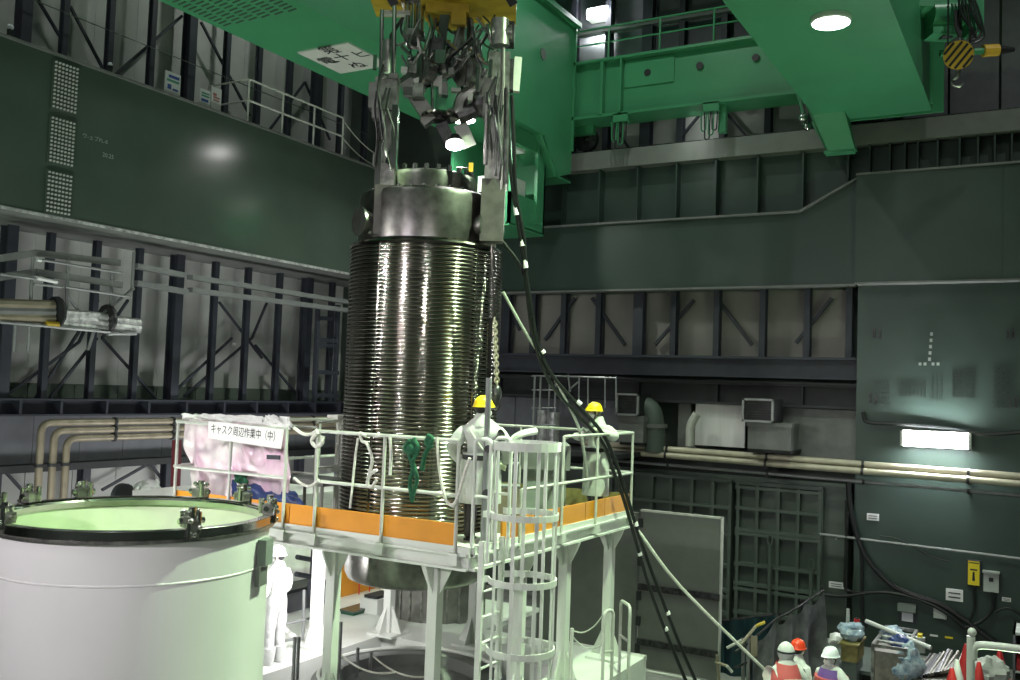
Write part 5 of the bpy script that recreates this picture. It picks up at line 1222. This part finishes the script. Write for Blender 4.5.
wbox('junction_box', 934, 605, 947, 619, 'box_grey', 'small square grey junction box between the paper notice and yellow box', 'box', .1, lambda t, a, c, d: build('lid', MB().mm((24.98-d, c.y+.02, c.z+.02), (25-d, a.y-.02, a.z-.02)), 'box_grey', t))
def lab_(t, a, c, d):
    h = a.z-c.z; w_ = a.y-c.y
    for k in range(2): build('print_line', MB().mm((24.994-d, c.y+.15*w_, c.z+h*(.25+.35*k)), (25-d, a.y-.15*w_, c.z+h*(.36+.35*k))), 'slate_steel', t)
for (a, label) in (((867, 513, 879, 521), 'small white label plate high on the wall left of the lamp glow'), ((829, 581, 844, 589), 'white label plate on the wall beside the ribbed gate'), ((946, 588, 963, 602), 'white label plate with two print lines left of the yellow box'), ((1002, 597, 1011, 602), 'tiny white label plate right of the grey switch box')):
    wbox('label_plate', *a, 'sign_white', label, 'label', .02, lab_)
for (a, m, label) in (((930, 634, 938, 637), 'sign_white', 'white strip mark low on the wall above the rack'), ((945, 636, 953, 639), 'yellow_sign', 'yellow strip mark low on the wall above the rack'), ((916, 632, 923, 634), 'yellow_sign', 'short pale yellow strip mark by the white pole end')):
    q = wbox('strip_mark', *a, m, label, 'label', .02, None)
def wcable(pix, r, label, x=24.85, m='rubber'):
    return solo('wall_cable', MB().path(spline([WX(a, b, x) for a, b in pix], 6), r, 7), m, label, 'cable', smooth=True)
wcable([(848, 480), (850, 505), (857, 535), (868, 560), (888, 582), (905, 592), (940, 604), (965, 620), (985, 635), (1005, 648)], .065, 'thick black cable swooping down the right wall below the boxes')
wcable([(846, 500), (846, 540), (845, 575), (847, 590), (870, 592), (900, 590)], .035, 'thin black cable hanging straight beside the ribbed gate')
wcable([(861, 540), (862, 575), (862, 612), (866, 628)], .04, 'black cable dropping from the thick one towards the plastic bundle')
wcable([(820, 594), (845, 596), (880, 592), (915, 598), (945, 612), (965, 628)], .05, 'black cable running level under the label plates')
wcable([(993, 592), (992, 610), (980, 622), (965, 628)], .04, 'black cable looping from the grey switch box')
wcable([(974, 586), (974, 610), (968, 622)], .03, 'black cable hanging from the yellow box')
wcable([(995, 612), (1008, 608), (1025, 618)], .03, 'black cable at the right edge below the switch box')
wcable([(863, 412), (868, 422), (900, 424), (945, 428), (985, 434), (1025, 432)], .05, 'black cable sagging along the wall above the bright lamp')
wcable([(880, 536), (900, 540), (930, 556), (950, 562)], .02, 'thin black cable sagging beneath the handrail')
for (px_, py) in ((901, 423), (975, 430)): pass

# ================================================================ THINGS ON THE LEFT WALL
def lagpipe(i, label):
    z = [4.98, 4.81, 4.64][i]; xx = [12.25, 12.55, 12.85][i]
    t = thing('lagged_pipe', label, 'pipe', (xx, 18.0, 2))
    build('pipe', MB().path(bent([(xx, 18.0, 1.5), (xx, 18.0, z), (22, 18.0, z+.0)], .22, 6), .075, 12), 'lagging', t, smooth=True)
    for x in (14.0, 15.6, 18.2, 20.5): build('pipe_clamp', MB().tube((x-.03, 18, z), (x+.03, 18, z), .1, 12), 'dark_steel', t)
    for zz in (3.3, 4.1): build('pipe_clamp', MB().tube((xx, 18, zz-.03), (xx, 18, zz+.03), .1, 12), 'dark_steel', t)
    return t
lagpipe(0, 'outermost beige lagged pipe bending down on the left wall, top of three')
lagpipe(1, 'middle beige lagged pipe bending down on the left wall')
lagpipe(2, 'innermost beige lagged pipe bending down on the left wall, lowest of three')
def P8(px_, py, y=17.9): return WY(px_, py, y)
tr = thing('cable_rack', 'grey two tier cable rack on hangers under the left girder', 'rack', WY(80, 300, 17.9))
for (p, q, q2) in (((-5, 259), (36, 253), (120, 263)), ((-5, 278), (36, 272), (122, 285))):
    for (u_, v_) in ((p, q), (q, q2)):
        build('rack_rail', MB().bar(P8(*u_), P8(*v_), .06, .14, (0, 0, 1)), 'soffit_grey', tr); build('rack_rail', MB().bar(P8(*u_, 18.4), P8(*v_, 18.4), .06, .14, (0, 0, 1)), 'soffit_grey', tr)
for (u_, v_) in (((135, 266), (182, 275)), ((135, 283), (186, 292)), ((190, 277), (360, 304)), ((190, 290), (360, 312))):
    build('rack_rail', MB().bar(P8(*u_, 18.2), P8(*v_, 18.2), .2, .12, (0, 0, 1)), 'pipe_grey', tr)
for (p, q) in (((33, 255), (28, 352)), ((68, 258), (66, 330)), ((112, 270), (110, 335)), ((134, 252), (132, 290)), ((134, 288), (100, 316)), ((68, 296), (84, 318)), ((16, 310), (14, 352)), ((98, 318), (88, 350))):
    build('hanger', MB().tube(P8(*p), P8(*q), .035, 6), 'pipe_grey', tr)
for (p, q) in (((36, 259), (122, 273)), ((0, 274), (36, 279)), ((34, 284), (62, 287)), ((66, 287), (130, 297))):
    build('rail', MB().tube(P8(*p, 17.8), P8(*q, 17.8), .03, 6), 'pipe_grey', tr)
for (p, q, lbl) in (((37, 278), (57, 282), 'white fluorescent tube lamp hung under the left cable rack'), ((37, 259.5), (41, 260.5), 'tiny white lamp at the bend of the left cable rack')):
    t = thing('tube_lamp', lbl, 'lamp', P8(*p, 17.75)); build('tube', MB().tube(P8(*p, 17.75), P8(*q, 17.75), .04, 8), 'sign_white', t); build('holder', MB().bar(P8(*p, 17.8), P8(*q, 17.8), .06, .03), 'pipe_grey', t)
dk_ = thing('duct_run', 'olive grey duct with silver wrapped end below the left cable rack', 'duct', P8(40, 315))
for k, dy in enumerate((303, 309.5, 316)): build('duct_pipe', MB().tube(P8(-8, dy+1), P8(53, dy+2.5), .115, 10), 'lagging' if k != 1 else 'soffit_grey', dk_, smooth=True)
for k, dy in enumerate((312.5, 318, 324)): build('foil_pipe', MB().path(spline([P8(56, dy), P8(75, dy+2), P8(95, dy+3.5), P8(106, dy+5)], 4), .1, 10), 'aluminium', dk_, smooth=True)
for k, dy in enumerate((320, 326)): build('foil_pipe', MB().tube(P8(112, dy), P8(139, dy+3), .1, 10), 'aluminium', dk_, smooth=True)
build('foil_ring', MB().tube(P8(106, 318), P8(109, 318), .3, 12), 'gun_metal', dk_); build('end_ring', MB().tube(P8(55, 312), P8(57, 312), .33, 14), 'dark_steel', dk_)
build('yellow_wrap', MB().tube(P8(46, 323.5, 17.8), P8(59, 324.5, 17.8), .06, 8), 'yellow_paint', dk_)
for (p, q) in (((0, 322), (46, 326)), ((35, 325), (110, 332)), ((108, 334), (136, 334))): build('support_rail', MB().tube(P8(*p, 17.8), P8(*q, 17.8), .035, 6), 'pipe_grey', dk_)
ld_ = thing('wall_ladder', 'dark ladder rack between the far left columns beside the cask', 'ladder', WY(328, 400, 18.6))
for px_ in (318, 338): build('side', MB().bar(WY(px_, 305, 18.5), WY(px_-4, 402, 18.5), .1, .12, (0, 1, 0)), 'slate_steel', ld_)
for py in (318, 340, 345, 372, 395): build('rung', MB().bar(WY(316, py, 18.5), WY(338, py+1, 18.5), .08, .12), 'slate_steel', ld_)
# covered things behind the drum
cv = cloth('covered_bundle', WY(130, 497, 14), WY(166, 497, 14), WY(158, 479, 14), WY(132, 482, 14), 14, 10, .22, 'white_sheet', 'white wrapped bundle standing behind the drum rim', 'bundle', 12)
sp = thing('bundle_stand', 'dark round stand beside the wrapped bundle behind the drum', 'stand', WY(125, 495, 14)); q = WY(124, 498, 14)
build('wheel', MB().disc(WY(123, 496, 14), (0, 1, 0), .22, .1, 20), 'dark_steel', sp); build('column', MB().mm((q.x-.1, 13.95, 0), (q.x+1.2, 14.4, q.z-.05)), 'dark_steel', sp)
pr_ = thing('red_post', 'dark red post behind the left end of the platform', 'post', WY(177, 470, 16)); build('post', MB().bar(WY(177, 440, 16), WY(175, 500, 16), .16, .12, (0, 1, 0)), 'dark_red', pr_) ; build('foot', MB().bar(WY(175, 500, 16), (WY(175, 500, 16).x, 16, 0), .1, .1, (0, 1, 0)), 'dark_steel', pr_)

# ================================================================ CLUTTER AT THE LOWER RIGHT
def C3(px_, py, x=21.5): return WX(px_, py, x)
ex = LAT
def tablebox(nm, px0, py0, px1, py1, x, dp, m, label, cat, parts=()):
    a, c = WX(px0, py0, x), WX(px1, py1, x)
    t = thing(nm, label, cat, (x+dp/2, (a.y+c.y)/2, 0))
    return t, a, c
t, a, c = tablebox('steel_crate', 873, 645, 905, 680, 20.0, 1.4, '', 'open steel frame crate with bars on top amid the clutter at right', 'crate')
zt_ = a.z
build('body', MB().mm((20.0, c.y, 0), (21.6, a.y, zt_-.1)), 'crate_steel', t)
f = MB()
for y in (c.y, a.y): f.bar((20, y, zt_), (21.8, y, zt_), .06, .06); f.bar((20, y, zt_), (20, y, 0), .06, .06, (1, 0, 0)); f.bar((21.8, y, zt_), (21.8, y, 0), .06, .06, (1, 0, 0))
for x in (20, 21.8): f.bar((x, c.y, zt_), (x, a.y, zt_), .06, .06)
build('frame', f, 'worn_metal', t)
b0 = build('bar', MB().tube((20.45, c.y, zt_), (20.45, a.y, zt_), .025, 6), 'aluminium', t)
for k in (1, 2): copy_at(b0, t, (.45*k, 0, 0))
t, a, c = tablebox('yellow_crate', 844, 641, 860, 660, 20.9, 1, '', 'dull yellow box under the plastic bundle beside the steel crate', 'box')
build('body', MB().mm((20.6, c.y, c.z), (21.4, a.y, a.z)), 'dull_yellow', t); build('stand', MB().mm((20.62, c.y+.02, 0), (21.38, a.y-.02, c.z)), 'steel_green_matt', t); build('lid', MB().mm((20.55, c.y-.03, a.z), (21.45, a.y+.03, a.z+.04)), 'dull_yellow', t)
def bundle(px_, py, r, x, label, m='clear_sheet', seed=1, sq=(1, 1, .75)):
    c = WX(px_, py, x); mb = MB().ball(c, (r*sq[0], r*sq[1], r*sq[2]), 22, 16)
    for i, v in enumerate(mb.v):
        d = (v-c); mb.v[i] = c+d*(1+.38*noise.noise(d*3.2/r*.5+Vector((seed, 0, 0)))+.22*noise.noise(d*8/r*.5+Vector((0, seed, 0))))
    return solo('plastic_bundle', mb, m, label, 'bundle', smooth=True)
bundle(852, 632, .27, 21, 'blue tinted clear plastic bundle on the dull yellow box', seed=2)
bundle(893, 637, .27, 21.2, 'blue tinted clear plastic bundle on the steel crate under the white pole', seed=5)
bundle(900, 643, .2, 20.7, 'darker blue plastic wad below the white pole', 'blue_sheet', 8)
bundle(908, 664, .34, 20.2, 'white translucent plastic heap beside the steel crate', 'clear_sheet', 11, (.8, .8, 1.1))
bundle(838, 640, .2, 21.4, 'grey plastic wad left of the dull yellow box', 'white_sheet', 14)
wpz = thing('white_pole', 'long white pole lying tilted over the plastic bundles at right', 'pole', C3(895, 634, 20.9)); build('pole', MB().tube(C3(866, 621, 21.2), C3(931, 648, 20.6), .045, 12), 'white_paint', wpz, smooth=True); build('wrap_band', MB().tube(C3(904, 637, 20.85), C3(907, 638.3, 20.82), .055, 12), 'dark_steel', wpz)
ZTAB = WX(880, 652, 21.9).z-.22
def on_tab(p): return Vector((p.x, p.y, ZTAB))
bo = thing('spray_bottle', 'slim pale bottle standing behind the plastic bundle', 'bottle', C3(848, 625, 21.4)); build('bottle', MB().tube(on_tab(C3(848, 630, 21.4)), C3(848, 616, 21.4), .06, 12, r2=.04), 'box_grey', bo, smooth=True); build('nozzle', MB().tube(C3(848, 616, 21.4), C3(848, 609, 21.4), .035, 10), 'white_paint', bo, smooth=True)
bo = thing('red_can', 'small dark red can by the black cable behind the plastic bundle', 'can', C3(858, 621, 21.6)); build('can', MB().tube(on_tab(C3(858, 625, 21.6)), C3(857, 619, 21.6), .06, 12), 'red_plastic', bo, smooth=True); build('cap', MB().tube(C3(857, 619, 21.6), C3(857, 618, 21.6), .04, 10), 'black', bo)
gt_ = thing('gas_bottle', 'pale green short cylinder at the end of the white pole', 'cylinder', C3(920, 640, 21.2)); build('body', MB().tube(C3(920, 652, 21.2), C3(920, 637, 21.2), .1, 14), 'box_grey', gt_, smooth=True); build('valve', MB().tube(C3(920, 637, 21.2), C3(920, 634, 21.2), .05, 10), 'yellow_sign', gt_, smooth=True)
# supports under the pile: a low dark table
st = thing('low_table', 'low dark table under the plastic bundles beside the right wall', 'table', (21.6, 4.2, 0))
zt_ = WX(880, 652, 21.9).z
build('table_top', MB().mm((21.0, 2.7, zt_-.3), (22.9, 5.0, zt_-.22)), 'steel_green_matt', st)
for x, y in ((21.1, 2.8), (22.8, 2.8), (21.1, 4.9), (22.8, 4.9)): build('leg', MB().mm((x-.04, y-.04, 0), (x+.04, y+.04, zt_-.3)), 'gun_metal', st)
# rack of pipes and rods
rk = thing('rod_rack', 'flat pile of dark steel rods beside the plastic heap at the bottom right', 'rack', C3(935, 665, 20.5))
random.seed(5)
for k in range(16):
    p = C3(914+3*k, 678-.6*k, 20.2+.04*k); q = C3(930+2.6*k+random.uniform(-3, 3), 652+random.uniform(-2, 4), 21.6)
    build('rod', MB().tube(p, q, .035, 6), random.choice(['gun_metal', 'crate_steel', 'soffit_grey', 'dark_steel']), rk, smooth=True)
build('bed', MB().mm((20.2, C3(965, 660, 20.5).y, 0), (21.9, C3(912, 660, 20.5).y, min(C3(935, 680, 20.2).z, C3(935, 658, 21.6).z)-.03)), 'crate_steel', rk)
def cone(px_, py_top, hgt, x, label, col, tilt=0):
    a = WX(px_, py_top, x); t = thing('traffic_cone', label, 'cone', (a.x, a.y, a.z-hgt))
    b = a.z-hgt
    build('cone_body', MB().lathe([(.18, .03), (.03, hgt), (.0, hgt+.01)], (a.x, a.y, b), 20), col[0], t, smooth=True)
    build('band', MB().lathe([(.145, .22), (.09, .55*hgt+.1)], (a.x+.0, a.y, b), 20), col[1], t, smooth=True) if False else build('band', MB().lathe([(.18-.15*.30+.005, .3*hgt), (.18-.15*.62+.005, .62*hgt)], (a.x, a.y, b), 20), col[1], t, smooth=True)
    build('base', MB().box((a.x, a.y, b+.015), (.4, .4, .03)), col[0], t)
    build('block', MB().box((a.x, a.y, b/2), (.4, .4, max(.02, b))), 'steel_green_matt', t) if b > .03 else None
cone(957, 660, .65, 18.5, 'white and red traffic cone left of the white pipe rail', ('sign_white', 'sign_white'))
cone(952, 668, .6, 18.3, 'low red cone in front of the white cone', ('red_plastic', 'sign_white'))
cone(966, 644, .7, 20.0, 'dark red cone just behind the white rail post', ('red_plastic', 'red_plastic'))
cone(979, 662, .8, 18.6, 'red cone with white band right of the white rail post', ('red_plastic', 'sign_white'))
cone(1000, 650, .6, 20.5, 'dark red cone under the white pipe rail at right', ('red_plastic', 'red_plastic'))
bundle(990, 672, .33, 20.0, 'crumpled grey green sheet under the white pipe rail', 'suit', 21, (1.1, 1.1, .8))
pr2 = thing('pipe_rail', 'thick white pipe rail with capped post at the bottom right edge', 'railing', WX(971, 700, 15.0))
q0 = WX(971, 636, 15.0)
build('post', MB().tube((15.0, q0.y, .62), q0, .055, 12).ball(WX(972, 632, 15.0), .06), 'white_paint', pr2, smooth=True)
build('rail', MB().path(bent([WX(973, 660, 15.0), WX(973, 645, 15.0), WX(990, 645.5, 15.0), WX(1060, 654, 15.0)], .12, 4), .055, 12), 'white_paint', pr2, smooth=True)
build('post_foot', MB().mm((14.85, q0.y-.15, .6), (15.15, q0.y+.15, .64)), 'white_paint', pr2)
sh = thing('shelf_unit', 'dark shelf cabinet with red items at the right edge', 'shelf', WX(1018, 680, 20.5))
a, c = WX(1013, 632, 20.5), WX(1050, 680, 20.5)
build('top', MB().mm((20.5, c.y, a.z-.05), (21.5, a.y, a.z)), 'box_grey', sh); build('side', MB().mm((20.5, a.y-.04, 0), (21.5, a.y, a.z)), 'grey_panel', sh); build('back', MB().mm((21.4, c.y, 0), (21.5, a.y, a.z)), 'dark_steel', sh)
for z in (a.z-.75, a.z-1.0): build('board', MB().mm((20.5, c.y, z), (21.4, a.y, z+.03)), 'box_grey', sh)
ri = thing('red_case', 'red case on the shelf at the right edge', 'case', (20.9, a.y-.3, a.z-.72)); build('body', MB().mm((20.6, c.y+.05, a.z-.72), (21.2, a.y-.06, a.z-.5)), 'red_plastic', ri); build('handle', MB().mm((20.56, a.y-.4, a.z-.62), (20.6, a.y-.2, a.z-.58)), 'black', ri)
# netting fence
nf0, nf1 = WX(735, 650, 17.0), WX(822, 598, 20.5)
def NP(px_, py, u): return WX(px_, py, 17.0+3.5*u)
nt_ = thing('netting_fence', 'dark grey netting hung over a sloping pipe frame behind the people', 'fence', (18.5, 5.5, 0))
top = [NP(752, 640, .15), NP(775, 620, .45), NP(790, 612, .6), NP(806, 602, .8), NP(824, 590, 1.0)]
def topat(u):
    k = u*(len(top)-1); i = min(int(k), len(top)-2); return top[i].lerp(top[i+1], k-i)
def nfn(u, v):
    p = topat(u); q = Vector((p.x, p.y, 0.3)); r = p.lerp(q, v); s = .16*abs(sin(u*pi*4))*(1-v)
    return r+Vector((.22*sin(v*3+u*14)*v+.08*noise.noise(Vector((u*9, v*4, 2))), .15*sin(u*24)*v, -s))
build('netting', MB().grid(nfn, 40, 14), 'net_grey', nt_, smooth=True, sharp=2)
build('top_pipe', MB().path(spline([NP(735, 652, 0)]+top, 4), .022, 8), 'gun_metal', nt_, smooth=True)
for u in (.0, .35, .7, 1.0): p = topat(u); build('post', MB().tube((p.x+.25, p.y+.1, 0), p+Vector((.1, .05, .06)), .03, 8), 'gun_metal', nt_)
build('lower_pipe', MB().tube(NP(735, 668, 0), NP(752, 660, .15), .022, 8), 'gun_metal', nt_)
th = thing('teal_sheet', 'dark teal sheet hanging behind the netting next to the grey door', 'sheet', (20.5, 6, 0))
def tfn(u, v): a_ = WX(718, 622, 20.6).lerp(WX(776, 614, 20.6), u); return a_.lerp(Vector((a_.x, a_.y, 0)), v)+Vector((.08*sin(u*17), 0, 0))
build('sheet', MB().grid(tfn, 20, 6), 'teal_sheet', th, smooth=True); build('hem_pipe', MB().tube(WX(718, 622, 20.6), WX(776, 614, 20.6), .03, 8), 'gun_metal', th)
kp = thing('clamp_stand', 'pale clamps and tags on the near end of the netting frame', 'clamp', NP(745, 650, .1))
for (px_, py, px2, py2, m) in ((727, 648, 742, 640, 'rail_white'), (741, 644, 756, 626, 'chain_metal'), (756, 626, 765, 622, 'yellow_paint'), (715, 662, 727, 666, 'lagging'), (727, 666, 732, 672, 'rail_white'), (717, 655, 719, 680, 'lagging')):
    build('clamp', MB().tube(NP(px_, py, .08), NP(px2, py2, .1), .028, 8), m, kp, smooth=True)
for px_ in (743, 748): build('strap', MB().bar(NP(px_, 638, .1), NP(px_, 690, .1), .06, .02, (1, 0, 0)), 'soffit_grey', kp)
build('tag', MB().bar(NP(754, 636, .1), NP(754, 656, .1), .12, .02, (1, 0, 0)), 'lagging', kp)
fr = thing('low_rail', 'thin pale rail at the foot of the grey door behind the platform', 'railing', WX(660, 675, 18)); build('rail', MB().tube(WX(630, 668, 18.0), WX(700, 681, 18.0), .03, 8), 'rail_white', fr, smooth=True)
p = WX(631, 668, 18.0); build('post', MB().tube((18.0, p.y, 0), p, .03, 8), 'rail_white', fr)
